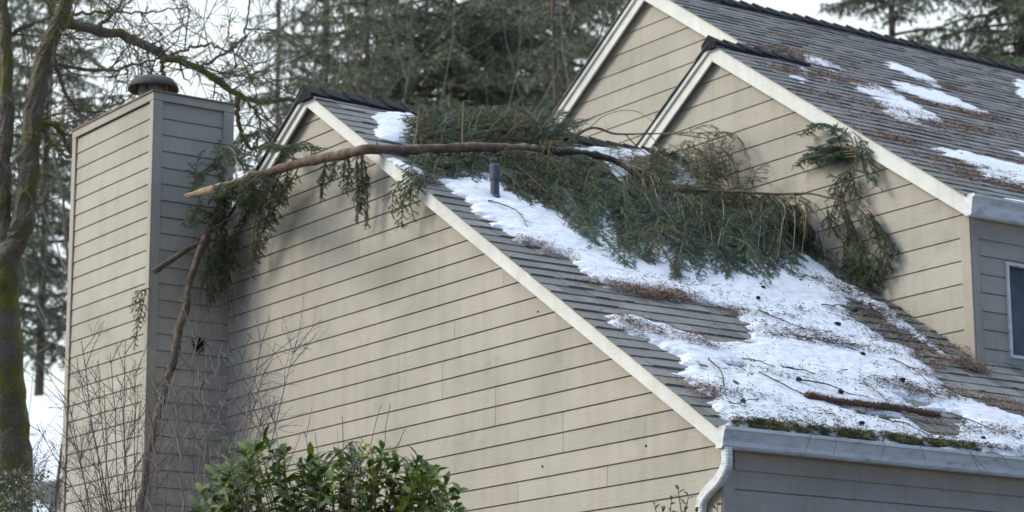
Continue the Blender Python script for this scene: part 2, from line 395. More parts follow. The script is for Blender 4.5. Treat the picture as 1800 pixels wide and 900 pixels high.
# small nail holes
for px, py in ((1137, 784), (955, 820), (947, 548)):
    p = ony(px, py, YA); mb = MB(); mb.tube([p + np.array([0, -.012, 0]), p + np.array([0, .0, 0])], .011, 8); mb.build('nail_hole', M['dark'], house)
topU = lambda x: (KU - .05 - 2 / 3 * x)
gU = [(-23.6, 4.0), (-22.6, 2.5), (XU, 2.5), (XU, topU(XU)), (RF, topU(RF)), (-23.6, topU(RF) - 2 / 3 * 2.82)]
wall('gable_wall', fy(YU), gU, 5.023, .2318, house)
gM = [(-26.6, 3), (-20.0, 3), (-20.0, topU(-20)), (RM, topU(RM)), (-26.6, topU(RM) - 2 / 3 * 3.6)]
wall('gable_wall', fy(YM), gM, 8.717, .228, house)
gS = [(YA + .12, -.6), (27, -.6), (27, 2.78), (YA + .12, 2.78)]
wall('side_wall', fxp(XA - .01), gS, 2.45, .235, house)
WZ0, WZ1, WY0, WY1 = 4.315, 5.265, 18.145, 19.6
gT = [(YU + .13, 3.85), (27, 3.85), (27, 5.78), (YU + .13, 5.78)]
wall('side_wall', fxp(XU - .01), gT, 4.931, .187, house, hole=(WY0, WY1, WZ0, WZ1), body=.03)
mb = MB(); mb.box((XA - .15, YA + .002, -.6), (XA + .012, YA + .12, 2.80)); 
mb.build('corner_board', M['trim'], house, bevel=.004)
mb = MB(); mb.box((XU - .115, YU - .02, 4.0), (XU + .018, YU - .0005, 5.70)); mb.build('corner_board', M['trim'], house, bevel=.004)
mb = MB(); mb.box((XU - .004, YU + .001, 3.95), (XU + .022, YU + .105, 5.72)); mb.build('corner_board', M['trim'], house, bevel=.004)
mb = MB(); mb.box((XA - .0, YA + .13, 2.60), (XA + .014, 27, 2.79)); mb.build('frieze_board', M['trim'], house, bevel=.003)
mb = MB(); mb.box((XU - .0, YU + .11, 5.47), (XU + .014, 27, 5.70)); mb.build('frieze_board', M['trim'], house, bevel=.003)
# metal flashing foot of the upper walls
mb = MB(); mb.prism([(XU + .01, 4.04), (XU - 5.2, 4.04 + 5.2 * 2 / 3), (XU - 5.2, 4.16 + 5.2 * 2 / 3 + .0), (XU + .01, 4.14)], fy(YU), .011, .022); mb.build('flashing', M['shingle'], house)
mb = MB(); mb.box((XU + .004, YU + .0, 4.0), (XU + .03, 27, 4.06)); mb.build('flashing', M['dark'], house)

def rake(x0, x1, ztop, ridge_x, Y, name='rake_board', h=.155, strip=False, k=2 / 3):
    """sloping board at wall plane Y from x0 to x1 under a roof whose top there is ztop(x)"""
    mb = MB()
    poly = [(x0, ztop(x0)), (x1, ztop(x1)), (x1, ztop(x1) - h), (x0, ztop(x0) - h)]
    if x0 > x1: poly = poly[::-1]
    mb.prism(poly, fy(Y), .075, .10)
    if strip:
        q = [(x0, ztop(x0)), (x1, ztop(x1)), (x1, ztop(x1) - .062), (x0, ztop(x0) - .062)]
        if x0 > x1: q = q[::-1]
        mb.prism(q, fy(Y), .102, .128)
    return mb.build(name, M['cream'], house, bevel=.003)
zA = lambda x: KA - .012 - 2 / 3 * x
rake(RA, XA + .065, zA, RA, YA)
rake(-24.9, RA - .002, lambda x: zA(RA) - 2 / 3 * (RA - x), RA, YA, strip=True)
zU = lambda x: KU - .012 - 2 / 3 * x
rake(RF, XU + .05, zU, RF, YU, h=.20)
rake(-23.4, RF - .002, lambda x: zU(RF) - 2 / 3 * (RF - x), RF, YU, h=.20, strip=True)
rake(RM, -20.6, zU, RM, YM, h=.20)
rake(-26.5, RM - .002, lambda x: zU(RM) - 2 / 3 * (RM - x), RM, YM, h=.20, strip=True)

# --- roofs: deck slab plus laid shingles, one tab at a time
def shingles(mb, K, xe, xr, y0f, y1f, exp=.188, side=1, ridge=None):
    """side=+1: falls towards +x"""
    SL = math.hypot(1, 2 / 3); n = int(abs(xr - xe) * SL / exp) + 1
    ux = -side / SL; uz = (2 / 3) / SL; nx = side * (2 / 3) / SL; nz = 1 / SL
    ze = (K - 2 / 3 * xe) if side > 0 else None
    if side < 0: ze = K - 2 / 3 * ridge - 2 / 3 * (ridge - xe)
    for i in range(n):
        s0 = i * exp - .004; s1 = min((i + 1) * exp + .01, abs(xr - xe) * SL)
        xm = xe + ux * s0
        y0, y1 = y0f(xm), y1f(xm); y = y0 - rnd.uniform(0, .012)
        warp = rnd.uniform(0, .003)
        while y < y1:
            wd = rnd.choice((.11, .15, .2, .26, .34)) * rnd.uniform(.9, 1.1); ye = min(y + wd, y1)
            thick = rnd.choice((.008, .009, .012, .016, .019)) + warp
            lo = s0 - rnd.uniform(0, .004)
            P = lambda s, yy, h: (xe + ux * s + nx * h, yy, ze + uz * s + nz * h)
            g_ = .003
            vs = [P(lo, y + g_, thick), P(lo, ye - g_, thick), P(s1, ye - g_, .001), P(s1, y + g_, .001), P(lo, y + g_, -.004), P(lo, ye - g_, -.004), P(s1, y + g_, -.004), P(s1, ye - g_, -.004)]
            mb.add(vs, [(0, 1, 2, 3), (4, 5, 1, 0), (4, 0, 3, 6), (1, 5, 7, 2)], min(1, max(0, rnd.gauss(.5, .2))))
            y = ye
def deck(mb, K, xe, xr, y0, y1, side=1, ridge=None, th=.06):
    z = (lambda x: K - 2 / 3 * x) if side > 0 else (lambda x: K - 2 / 3 * ridge - 2 / 3 * (ridge - x))
    pts = [(xe, z(xe) - .0045), (xr, z(xr) - .0045), (xr, z(xr) - th), (xe, z(xe) - th)]
    mb.prism(pts, lambda a, b, t: (a, t, b), y0, y1, .3)
rf = MB()
shingles(rf, KA, XA + .09, RA, lambda x: YA - .125, lambda x: (YU - .012 if x < XU + .02 else 27), side=1)
deck(rf, KA, XA + .07, RA, YA - .07, YU - .02); deck(rf, KA, XA + .07, XU + .03, YU - .02, 27)
roofA = rf.build('roof', M['shingle'], house)
rl = MB(); shingles(rl, KA, -24.95, RA, lambda x: YA - .15, lambda x: 18.4, side=-1, ridge=RA, exp=.3); deck(rl, KA, -24.95, RA, YA - .07, 18.4, side=-1, ridge=RA)
rl.build('roof', M['shingle'], house)
ru = MB()
shingles(ru, KU, XU + .075, RM, lambda x: (YU - .125 if x > RF else YM - .125), lambda x: 27.5, exp=.172)
deck(ru, KU, XU + .055, RF, YU - .07, 27.5); deck(ru, KU, RF, RM, YM - .07, 27.5)
roofU = ru.build('roof', M['shingle2'], house)
rv = MB(); shingles(rv, KU, -23.5, RF, lambda x: YU - .15, lambda x: YM - .01, side=-1, ridge=RF, exp=.3); deck(rv, KU, -23.5, RF, YU - .07, YM - .01, side=-1, ridge=RF)
rv.build('roof', M['shingle'], house)
rv = MB(); shingles(rv, KU, -26.6, RM, lambda x: YM - .15, lambda x: 27.5, side=-1, ridge=RM, exp=.3); deck(rv, KU, -26.6, RM, YM - .07, 27.5, side=-1, ridge=RM)
rv.build('roof', M['shingle'], house)
def ridge_cap(X, K, y0, y1, par, wdt=.17):
    mb = MB(); z0 = K - 2 / 3 * X; y = y0
    while y < y1:
        ye = min(y + rnd.uniform(.2, .27), y1); h0 = .065 + rnd.uniform(0, .022); h1 = .045
        wa = wdt * rnd.uniform(.92, 1.1)
        vs = []
        for yy, hh in ((y, h0), (ye + .03, h1)):
            vs += [(X - wa, yy, z0 - wa * 2 / 3 + hh - .01), (X - wa * .4, yy, z0 - wa * .26 + hh), (X, yy, z0 + hh + .006), (X + wa * .4, yy, z0 - wa * .26 + hh), (X + wa, yy, z0 - wa * 2 / 3 + hh - .01),
                   (X + wa, yy, z0 - wa * 2 / 3 + .002), (X - wa, yy, z0 - wa * 2 / 3 + .002)]
        mb.add(vs, [(i, i + 1, i + 8, i + 7) for i in range(6)] + [(0, 6, 5, 4, 3, 2, 1)], rnd.random())
        y = ye
    return mb.build('ridge_cap', M['cap'], par)
ridge_cap(RA, KA, YA - .15, YU, roofA)
ridge_cap(RF, KU, YU - .15, YU + 1.25, roofU, wdt=.13)
ridge_cap(RM, KU, YM - .15, 27.5, roofU)

# --- gutters: K-style profile swept along y
def gutter(X, zt, y0, y1, zb, name='gutter', wout=.125):
    prof = [(0, zt), (0, zb), (.07, zb), (.085, zb + .02), (.088, zb + .055), (.112, zt - .035), (wout, zt - .028), (wout, zt), (wout - .012, zt), (wout - .012, zt - .02), (.08, zb + .06), (.065, zb + .012), (.008, zb + .012), (.008, zt)]
    mb = MB(); n = len(prof)
    vs = [(X + a, yy, b_) for yy in (y0, y1) for a, b_ in prof]
    fs = [(i, i + n, (i + 1) % n + n, (i + 1) % n) for i in range(n)]
    mb.add(vs, fs)
    cap = [(0, zt + .002), (0, zb - .002), (.07, zb - .002), (.087, zb + .018), (.09, zb + .055), (.114, zt - .035), (wout + .002, zt - .028), (wout + .002, zt + .002)]
    mb.prism(cap, lambda a, b_, t_: (X + a, y0 + t_, b_), -.012, -.0005)
    o = mb.build(name, M['gutter'], house); return o
gA_ = gutter(XA + .068, 2.915, YA - .10, 26, 2.745)
gU_ = gutter(XU + .053, 5.868, YU - .10, 26, 5.66, wout=.14)
# moss and silt line inside is added with the litter. hidden seam straps
for yy in (14.6, 16.3, 18.2):
    mb = MB(); mb.box((XA + .185, yy, 2.885), (XA + .195, yy + .03, 2.917)); mb.build('gutter_bracket', M['gutter'], gA_)
# --- downspout with two corrugated elbows
def rect_sweep(mb, path, w_, d_, ribs=False):
    P = np.array(path); n = len(P); vs = []
    for i in range(n):
        t_ = unit(P[min(i + 1, n - 1)] - P[max(i - 1, 0)]); a = np.array([0, -1., 0]); b_ = unit(np.cross(t_, a))
        k = 1 + (.05 if (ribs and i % 2) else 0)
        cs = [(-1, -.7), (-.7, -1), (.7, -1), (1, -.7), (1, .7), (.7, 1), (-.7, 1), (-1, .7)]
        for u_, v_ in cs: vs.append(P[i] + b_ * u_ * w_ / 2 * k + a * v_ * d_ / 2 * k)
    mb.add(vs, [(i * 8 + k, i * 8 + (k + 1) % 8, (i + 1) * 8 + (k + 1) % 8, (i + 1) * 8 + k) for i in range(n - 1) for k in range(8)])
ds = MB(); p0 = np.array([XA + .13, YA - .055, 2.75])
dpath = smooth_path([p0, p0 + [0, 0, -.09], p0 + [-.015, 0, -.16], p0 + [-.10, 0, -.25], p0 + [-.24, 0, -.33], p0 + [-.315, 0, -.40], p0 + [-.335, 0, -.50], p0 + [-.335, 0, -.62]], 54)
rect_sweep(ds, dpath, .083, .066, True)
rect_sweep(ds, [p0 + [-.335, 0, -.62], p0 + [-.335, 0, -1.6], p0 + [-.335, 0, -3.0]], .076, .06)
ds.build('downspout', M['gutter'], house)
# --- plumbing vent pipe through the lower roof
vp = MB(); b0 = onk(870, 352, KA)
vp.tube([b0 - [0, 0, .05], b0 + [0, 0, .20]], .044, 20); vp.tube([b0 + [0, 0, .19], b0 + [0, 0, .205], b0 + [0, 0, .345], b0 + [0, 0, .358]], [.046, .054, .054, .046], 20)
vp.tube([b0 + [0, 0, -.03], b0 + [0, 0, .05]], [.085, .05], 16)
vp.build('vent_pipe', M['pipe'], house, smooth=False)
# --- window in the upper side wall
win = MB(); win.box((XU - .06, WY0 + .0, WZ0 + .0), (XU - .055, WY1, WZ1)); 
winp = MB()
def ring(mb, x0, x1, y0, y1, z0, z1, wd):
    mb.box((x0, y0, z0), (x1, y0 + wd, z1)); mb.box((x0, y1 - wd, z0), (x1, y1, z1)); mb.box((x0, y0 + wd, z0), (x1, y1 - wd, z0 + wd)); mb.box((x0, y0 + wd, z1 - wd), (x1, y1 - wd, z1))
ring(winp, XU - .05, XU + .022, WY0 - .012, WY1 + .012, WZ0 - .012, WZ1 + .012, .032)
wo_ = winp.build('window', M['gutter'], house, bevel=.003)
gl, gt, gb = mat('window_glass'); gb.inputs['Base Color'].default_value = (.02, .022, .025, 1); gb.inputs['Roughness'].default_value = .04
gb.inputs['Specular IOR Level'].default_value = .7
go = gt.nodes['Material Output']; tr = N(gt, 'ShaderNodeBsdfTransparent'); tr.inputs[0].default_value = (.93, .95, .96, 1); ms = N(gt, 'ShaderNodeMixShader'); ms.inputs[0].default_value = .28
gt.links.new(tr.outputs[0], ms.inputs[1]); gt.links.new(gb.outputs[0], ms.inputs[2]); gt.links.new(ms.outputs[0], go.inputs[0])
gm_ = MB(); gm_.box((XU - .035, WY0 + .018, WZ0 + .018), (XU - .030, WY1 - .018, WZ1 - .018)); gm_.build('glass', gl, wo_)
rm = MB(); rm.box((XU - 1.6, WY0 - .3, WZ0 - .3), (XU - 1.59, WY1 + .8, WZ1 + .3)); rm.box((XU - 1.59, WY0 - .3, WZ1 + .25), (XU - .12, WY1 + .8, WZ1 + .3)); rm.box((XU - 1.59, WY0 - .32, WZ0 - .3), (XU - .12, WY0 - .3, WZ1 + .24)); rm.box((XU - 1.59, WY1 + .8, WZ0 - .3), (XU - .12, WY1 + .85, WZ1 + .24)); rm.box((XU - 1.59, WY0 - .3, WZ0 - .3), (XU - .12, WY1 + .8, WZ0 - .28))
rm.build('room_lining', M['dark'], wo_)
cu = MB(); cv = []
n = 60
for i in range(n + 1):
    yy = WY0 + .15 + .42 * i / n; xx_ = XU - .14 + .022 * math.sin(i * .95) * (1 + .3 * math.sin(i * .3))
    cv += [(xx_, yy + .03, WZ0 - .1), (xx_ + .01, yy, WZ1 - .32), (xx_ - .01, yy - .03, WZ1 + .1)]
cu.add(cv, [(i * 3 + k, i * 3 + k + 1, i * 3 + k + 4, i * 3 + k + 3) for i in range(n) for k in range(2)])
cu.build('curtain', noisy('grey_curtain', [(.3, (.62, .62, .63)), (.7, (.78, .78, .78))], 5, .95), wo_, smooth=True)

# --- chimney chase
CX0, CX1, CY0, CY1, CZT = -25.20, -23.24, 11.80, YA - .001, 7.50
ch = MB(); ch.box((CX0 + .03, CY0 + .03, -.6), (CX1 - .03, CY1, CZT - .03))
chim = ch.build('chimney', M['siding'], house)
wall('siding', fy(CY0 + .012), [(CX0 + .01, -.6), (CX1 - .004, -.6), (CX1 - .004, CZT - .09), (CX0 + .01, CZT - .09)], 7.23, .1808, chim, body=.015)
wall('siding', fxp(CX1 - .012), [(CY0 + .01, -.6), (CY1, -.6), (CY1, CZT - .09), (CY0 + .01, CZT - .09)], 7.23, .1808, chim, body=.015)
for lo, hi in (((CX1 - .068, CY0 - .018, -.6), (CX1 + .016, CY0 - .0005, CZT - .086)), ((CX1 - .003, CY0 + .000, -.6), (CX1 + .016, CY0 + .10, CZT - .086)),
               ((CX0 - .016, CY0 - .018, -.6), (CX0 + .075, CY0 - .0005, CZT - .086)), ((CX0 - .016, CY0 + .0, -.6), (CX0 + .008, CY0 + .09, CZT - .086)),
               ((CX1 - .003, CY1 - .13, 6.0), (CX1 + .016, CY1 - .001, CZT - .086))):
    mb = MB(); mb.box(lo, hi); mb.build('corner_board', M['trim'], chim, bevel=.003)
for lo, hi in (((CX0 - .018, CY0 - .021, CZT - .084), (CX1 + .019, CY0 - .002, CZT)), ((CX1 + .0, CY0 - .001, CZT - .084), (CX1 + .019, CY1, CZT))):
    mb = MB(); mb.box(lo, hi); mb.build('trim_board', M['trim'], chim, bevel=.003)
mb = MB(); mb.box((CX0 - .03, CY0 - .034, CZT + .001), (CX1 + .032, CY1, CZT + .022)); mb.build('chase_cover', M['rust'], chim, bevel=.004)
# flue pipe and lid
fc = np.array([-24.10, 12.22, CZT])
mb = MB(); mb.tube([fc + [0, 0, .02], fc + [0, 0, .36]], .165, 24); mb.tube([fc + [0, 0, .021], fc + [0, 0, .06]], [.23, .18], 24)
mb.build('flue_pipe', M['rust'], chim)
mb = MB(); N_ = 40; rings = [(.14, .37), (.25, .32), (.278, .295), (.284, .305), (.278, .335), (.235, .40), (.13, .445), (.0, .46)]; vs = []
for rr_, hh_ in rings:
    for k in range(N_):
        a = 2 * math.pi * k / N_; vs.append(fc + np.array([rr_ * math.cos(a), rr_ * math.sin(a), hh_ + .006 * math.sin(3 * a)]))
fs = [(i * N_ + k, i * N_ + (k + 1) % N_, (i + 1) * N_ + (k + 1) % N_, (i + 1) * N_ + k) for i in range(len(rings) - 1) for k in range(N_)]
fs.append(tuple(range(N_ - 1, -1, -1)))
mb.add(vs, fs); mb.build('flue_cap', M['metal'], chim, smooth=True)
for k in range(5):
    a = 2 * math.pi * k / 5 + .3; q = fc + np.array([.17 * math.cos(a), .17 * math.sin(a), .28]); mb = MB(); mb.box(q - [.01, .01, .02], q + [.01, .01, .09])
    mb.build('cap_bracket', M['metal'], chim)
# ornamental dark vent in the grey side of the chase
vc = onx(350, 607, CX1 + .012)
mb = MB(); vs = [vc + [0.004, 0, 0]]; K_ = 22
for k in range(K_):
    a = 2 * math.pi * k / K_; r_ = (.085 if k % 2 else .045) * rnd.uniform(.8, 1.25); vs.append(vc + np.array([.004, r_ * math.cos(a) * .95, r_ * math.sin(a)]))
mb.add(vs, [(0, k + 1, (k + 1) % K_ + 1) for k in range(K_)])
for k in range(16):
    a = rnd.uniform(0, 6.28); r0 = rnd.uniform(.02, .05); r1 = r0 + rnd.uniform(.03, .07)
    mb.tube([vc + np.array([.01, r0 * math.cos(a), r0 * math.sin(a)]), vc + np.array([.012, r1 * math.cos(a + .3), r1 * math.sin(a + .3)])], .006, 4)
mb.build('vent_grille', M['dark'], chim)
#==PART2==
# ------------------------------------------------------------------ snow lying on the roofs
def roof_xy(px, K): return [onk(x, y, K)[:2] for x, y in px]
SLF = math.hypot(1, 2 / 3)
def sdist(P, poly):
    """signed distance (inside positive) of points P (n,2) to a polygon"""
    A = np.array(poly); B = np.roll(A, -1, 0); d = np.full(len(P), 1e9); ins = np.zeros(len(P), bool)
    for a, b in zip(A, B):
        e = b - a; w_ = P - a; t_ = np.clip((w_ @ e) / (e @ e + 1e-12), 0, 1)[:, None]
        d = np.minimum(d, np.linalg.norm(w_ - e * t_, axis=1))
        c = (a[1] > P[:, 1]) != (b[1] > P[:, 1])
        with np.errstate(divide='ignore', invalid='ignore'):
            xi = (b[0] - a[0]) * (P[:, 1] - a[1]) / (b[1] - a[1]) + a[0]
        ins ^= c & (P[:, 0] < xi)
    return np.where(ins, d, -d)
def noise_grid(P, sc, oct_=4, seed=0):
    return np.array([noise.fractal(Vector((p[0] * sc[0] + seed, p[1] * sc[1], seed * 1.7)), .9, 2.1, oct_) for p in P])
def snow(name, K, adds, subs, step, thick, label, yclip=None, rag=.10):
    """adds / subs: outlines (x, slope distance) given as roof points"""
    allp = np.vstack([np.array(a) for a in adds]); lo = allp.min(0) - .1; hi = allp.max(0) + .1
    xs = np.arange(lo[0], hi[0], step / SLF); ys = np.arange(lo[1], hi[1], step)
    GX, GY = np.meshgrid(xs, ys, indexing='ij'); P = np.stack([GX.ravel(), GY.ravel()], 1)
    Q = P * [SLF, 1]
    sd = np.full(len(P), -1e9)
    for a in adds: sd = np.maximum(sd, sdist(Q, np.array(a) * [SLF, 1]))
    for a in subs: sd = np.minimum(sd, -sdist(Q, np.array(a) * [SLF, 1]))
    near = sd > -.25
    nz = np.zeros(len(P)); nz[near] = noise_grid(Q[near], (9, 3.0), 5, 3.1) * rag + noise_grid(Q[near], (28, 14), 3, 8.4) * rag * .35
    e = sd + nz
    h = thick * (1 - np.exp(-np.maximum(e, 0) / .055)) 
    und = np.zeros(len(P)); und[near] = noise_grid(Q[near], (2.2, 1.6), 4, 5.2) * .35 + noise_grid(Q[near], (16, 9), 3, 1.2) * .16
    h = h * np.clip(1 + und, .3, 2) - .004
    h[e <= 0] = -.01
    if yclip is not None: h[(P[:, 1] > yclip) & (P[:, 0] < XU + .03)] = -.02; e[(P[:, 1] > yclip) & (P[:, 0] < XU + .03)] = -1
    nx_, ny_ = GX.shape; idx = np.arange(nx_ * ny_).reshape(nx_, ny_); E = e.reshape(nx_, ny_)
    keep = np.maximum.reduce([E[:-1, :-1], E[1:, :-1], E[1:, 1:], E[:-1, 1:]]) > 0
    quads = np.stack([idx[:-1, :-1][keep], idx[1:, :-1][keep], idx[1:, 1:][keep], idx[:-1, 1:][keep]], 1)
    n_ = NL; V = np.stack([P[:, 0], P[:, 1], K - 2 / 3 * P[:, 0]], 1) + (h + .012)[:, None] * n_
    used, inv = np.unique(quads, return_inverse=True); V = V[used]; quads = inv.reshape(quads.shape)
    me = bpy.data.meshes.new(name); me.vertices.add(len(V)); me.vertices.foreach_set('co', V.astype(np.float32).ravel())
    me.loops.add(quads.size); me.loops.foreach_set('vertex_index', quads.astype(np.int32).ravel())
    me.polygons.add(len(quads)); me.polygons.foreach_set('loop_start', np.arange(0, quads.size, 4, dtype=np.int32))
    me.polygons.foreach_set('use_smooth', [True] * len(quads)); me.update(calc_edges=True)
    o = link(name, me, M['snow']); tag(o, label, kind='stuff'); return o
A_ = lambda px: roof_xy(px, KA)
U_ = lambda px: roof_xy(px, KU)
main = A_([(772, 322), (815, 352), (850, 385), (880, 405), (915, 428), (960, 440), (995, 455), (1030, 482), (1060, 502), (1100, 507), (1130, 515), (1170, 522), (1210, 526), (1255, 535), (1290, 550), (1312, 570), (1326, 592), (1322, 606),
           (1290, 604), (1250, 600), (1200, 585), (1150, 572), (1098, 556), (1072, 557), (1072, 568), (1092, 582), (1120, 594), (1150, 606), (1180, 622), (1200, 645), (1203, 668), (1225, 682), (1245, 700), (1265, 725), (1278, 752),
           (1500, 775), (1800, 808), (1900, 818), (1900, 752), (1800, 738), (1760, 724), (1700, 706), (1655, 685), (1640, 655), (1622, 640), (1600, 618), (1565, 604), (1535, 588), (1500, 565), (1480, 540), (1490, 520), (1520, 535),
           (1560, 565), (1600, 585), (1640, 615), (1655, 622), (1560, 545), (1470, 490), (1400, 440), (1300, 380), (1200, 300), (1150, 262), (1060, 262), (1000, 262), (960, 290), (900, 300), (830, 310)])
subs = [A_([(1560, 712), (1640, 718), (1690, 730), (1705, 745), (1685, 757), (1688, 778), (1640, 770), (1600, 748)]),
        A_([(1575, 700), (1600, 704), (1660, 716), (1640, 722), (1590, 712)]), A_([(1280, 640), (1310, 646), (1300, 652), (1282, 648)]),
        A_([(1500, 722), (1560, 733), (1600, 745), (1560, 742), (1500, 730)]), A_([(1105, 508), (1140, 516), (1180, 524), (1150, 526), (1110, 518)])]
snow('snow', KA, [main], subs, .02, .042, 'melting snow sheet on the lower grey roof under the fallen branch', yclip=YU - .03)
snow('snow', KA, [A_([(655, 203), (680, 198), (722, 200), (740, 215), (735, 250), (700, 252), (662, 248), (655, 238), (672, 225), (660, 214)]), A_([(683, 279), (700, 284), (742, 302), (748, 318), (730, 308), (700, 294)])], [], .02, .03,
     'small snow patch near the lower ridge peak beside the rake board', rag=.06)
ups = [[(1556, 108), (1575, 112), (1610, 126), (1650, 144), (1664, 152), (1640, 150), (1600, 136), (1565, 120)], [(1570, 145), (1600, 150), (1650, 162), (1700, 182), (1727, 196), (1720, 201), (1680, 191), (1640, 183), (1600, 167), (1572, 155)],
       [(1500, 150), (1540, 151), (1570, 163), (1600, 181), (1640, 201), (1658, 216), (1620, 211), (1588, 196), (1548, 177), (1508, 161)], [(1543, 179), (1570, 186), (1600, 204), (1624, 220), (1600, 218), (1562, 206)],
       [(1388, 90), (1420, 98), (1450, 107), (1478, 121), (1465, 125), (1430, 112)], [(1403, 117), (1425, 126), (1417, 131)], [(1433, 129), (1452, 138), (1440, 138)], [(1648, 260), (1690, 267), (1740, 279), (1800, 293), (1860, 306), (1860, 345), (1800, 330), (1770, 320), (1730, 311), (1715, 296), (1680, 281), (1652, 270)],
       [(1786, 140), (1810, 145), (1830, 190), (1800, 178), (1790, 156)], [(1395, 136), (1412, 141), (1405, 144)], [(1784, 268), (1800, 270), (1800, 275)]]
snow('snow', KU, [U_(u) for u in ups], [], .02, .014, 'thin scattered snow strips melting on the upper dark grey roof', rag=.13)
snow('snow', KU, [U_([(1700, 349), (1800, 366), (1860, 376), (1860, 368), (1800, 355), (1770, 349)])], [], .025, .03, 'narrow snow line along the upper gutter edge', rag=.05)

# ------------------------------------------------------------------ needles: many small blades along twig segments
def blades(A, B, dens, ln, wd, fwd=.7, droop=.15, jit=.35, flat=.55):
    """A, B: (n,3) segment ends. returns triangle vertices"""
    L = np.linalg.norm(B - A, axis=1); cnt = rng.poisson(np.maximum(L * dens, .01)); idx = np.repeat(np.arange(len(A)), cnt); n = len(idx)
    if n == 0: return np.zeros((0, 3)), np.zeros(0)
    a, b = A[idx], B[idx]; t_ = rng.random((n, 1)); base = a + (b - a) * t_; ax = unit(b - a)
    up = np.array([0, 0, 1.]); s = unit(np.cross(ax, up) + 1e-4); v = np.cross(s, ax)
    th = rng.random(n) * 2 * math.pi; perp = s * np.cos(th)[:, None] + v * (np.sin(th) * flat)[:, None]
    d = unit(ax * fwd + perp + rng.normal(0, jit, (n, 3)) * .5 - up * droop)
    l = ln * rng.uniform(.6, 1.15, (n, 1)); sd = unit(np.cross(d, rng.normal(size=(n, 3)))) * wd * .5
    V = np.empty((n, 3, 3)); V[:, 0] = base - sd; V[:, 1] = base + sd; V[:, 2] = base + d * l
    return V.reshape(-1, 3), rng.random(n)
class Spray:
    """collects twigs and needle segments of one bough"""
    def __init__(s): s.tw = []; s.sa = []; s.sb = []; s.tone = []
    def seg(s, pts):
        P = np.array(pts)
        s.sa.append(P[:-1]); s.sb.append(P[1:])
    def bough(s, path, spread=.30, sec=.055, droop=.5, r0=.008, bare=.15, ter=.045, terl=.09, tip=.25, side=None, dens_sec=True, hang=0):
        P = smooth_path(path, max(6, int(np.sum(np.linalg.norm(np.diff(np.array(path), axis=0), axis=1)) / .05)))
        L = np.concatenate([[0], np.cumsum(np.linalg.norm(np.diff(P, axis=0), axis=1))]); T = L[-1]
        s.tw.append((P, np.linspace(r0, .0022, len(P)), 5))
        k = int(T * bare / .05); s.seg(P[max(k, 0):])
        up = np.array([0, 0, 1.]); sgn = 1
        d = T * bare
        while d < T:
            i = min(np.searchsorted(L, d), len(P) - 1); o = P[i]; ax = unit(P[min(i + 1, len(P) - 1)] - P[max(i - 1, 0)])
            sd = unit(np.cross(ax, up) + rng.normal(0, .12, 3)) if side is None else unit(side + rng.normal(0, .2, 3))
            f = 1 - (d / T) * .75; f = min(f, .35 + 2.5 * d / T)
            l = spread * f * rng.uniform(.65, 1.2)
            v = unit(ax * rng.uniform(.5, .9) + sd * sgn * rng.uniform(.6, 1) + rng.normal(0, .12, 3) - up * hang)
            n = max(3, int(l / .04)); q = [o]; c = o.copy(); st = l / n
            for j in range(n):
                v = unit(v - up * droop * st * 3.2 + rng.normal(0, .05, 3)); c = c + v * st; q.append(c.copy())
            q = np.array(q); s.tw.append((q, np.linspace(.0032, .0012, len(q)), 3)); s.seg(q)
            # tertiary twigs
            m_ = int(l / ter); s2 = 1
            for j in range(m_):
                u = (j + rng.random()) / m_ * (len(q) - 1); jj = min(int(u), len(q) - 2); oo = q[jj] + (q[jj + 1] - q[jj]) * (u - jj)
                a2 = unit(q[jj + 1] - q[jj]); sd2 = unit(np.cross(a2, up) + rng.normal(0, .3, 3))
                v2 = unit(a2 * .8 + sd2 * s2 * rng.uniform(.5, .9) + rng.normal(0, .1, 3)); l2 = terl * (1 - .6 * j / max(m_, 1)) * rng.uniform(.6, 1.2); q2 = [oo]
                for _ in range(3): v2 = unit(v2 - up * droop * .16); q2.append(q2[-1] + v2 * l2 / 3)
                s.seg(q2); s2 = -s2
            sgn = -sgn; d += sec * rng.uniform(.6, 1.4)
    def make(s, par, wood, leaf, dens=430, ln=.029, wd=.0046, name=None, **kw):
        mb = MB()
        for P, R_, sd in s.tw: mb.tube(P, list(R_), sd, cap=False, c=.5)
        o = mb.build(name or 'side_branch', wood, par)
        A = np.vstack(s.sa); B = np.vstack(s.sb); V, R = blades(A, B, dens, ln, wd, **kw)
        if len(R):
            sgw = np.repeat(0, 1)
            tone = rng.random(); R = np.clip(R * .6 + .4 * tone, 0, 1)
            tri_mesh('needles', V, R, leaf, o)
        return o

# ------------------------------------------------------------------ the big fallen branch across both roofs
S = surf
LIMB = [(320, 345), (360, 336), (400, 326), (440, 313), (480, 300), (520, 289), (560, 281), (600, 272), (640, 264), (690, 262), (740, 262), (800, 261), (860, 259), (920, 261), (960, 264), (1000, 267), (1040, 272), (1080, 283), (1110, 300), (1140, 318), (1180, 329), (1220, 334), (1270, 336), (1320, 338), (1370, 340), (1420, 341), (1450, 346), (1480, 353), (1510, 368), (1535, 390)]
LOFF = [(0, None)]
def limb_pt(i):
    x, y = LIMB[i]
    # the limb runs from before the chimney, over the rake and lower roof, to the upper gable wall
    X0, X1 = ony(320, 345, 12.0), ony(640, 264, 12.50)
    if x <= 640: return ony(x, y, 12.0 + .50 * (x - 320) / 320)
    return ony(x, y, float(np.interp(x, [640, 800, 920, 1000, 1080, 1140, 1200, 1270, 1400, 1535], [12.5, 13.45, 14.5, 15.2, 15.75, 15.95, 16.3, 16.85, 17.05, 17.2])))
LP = [limb_pt(i) for i in range(len(LIMB))]
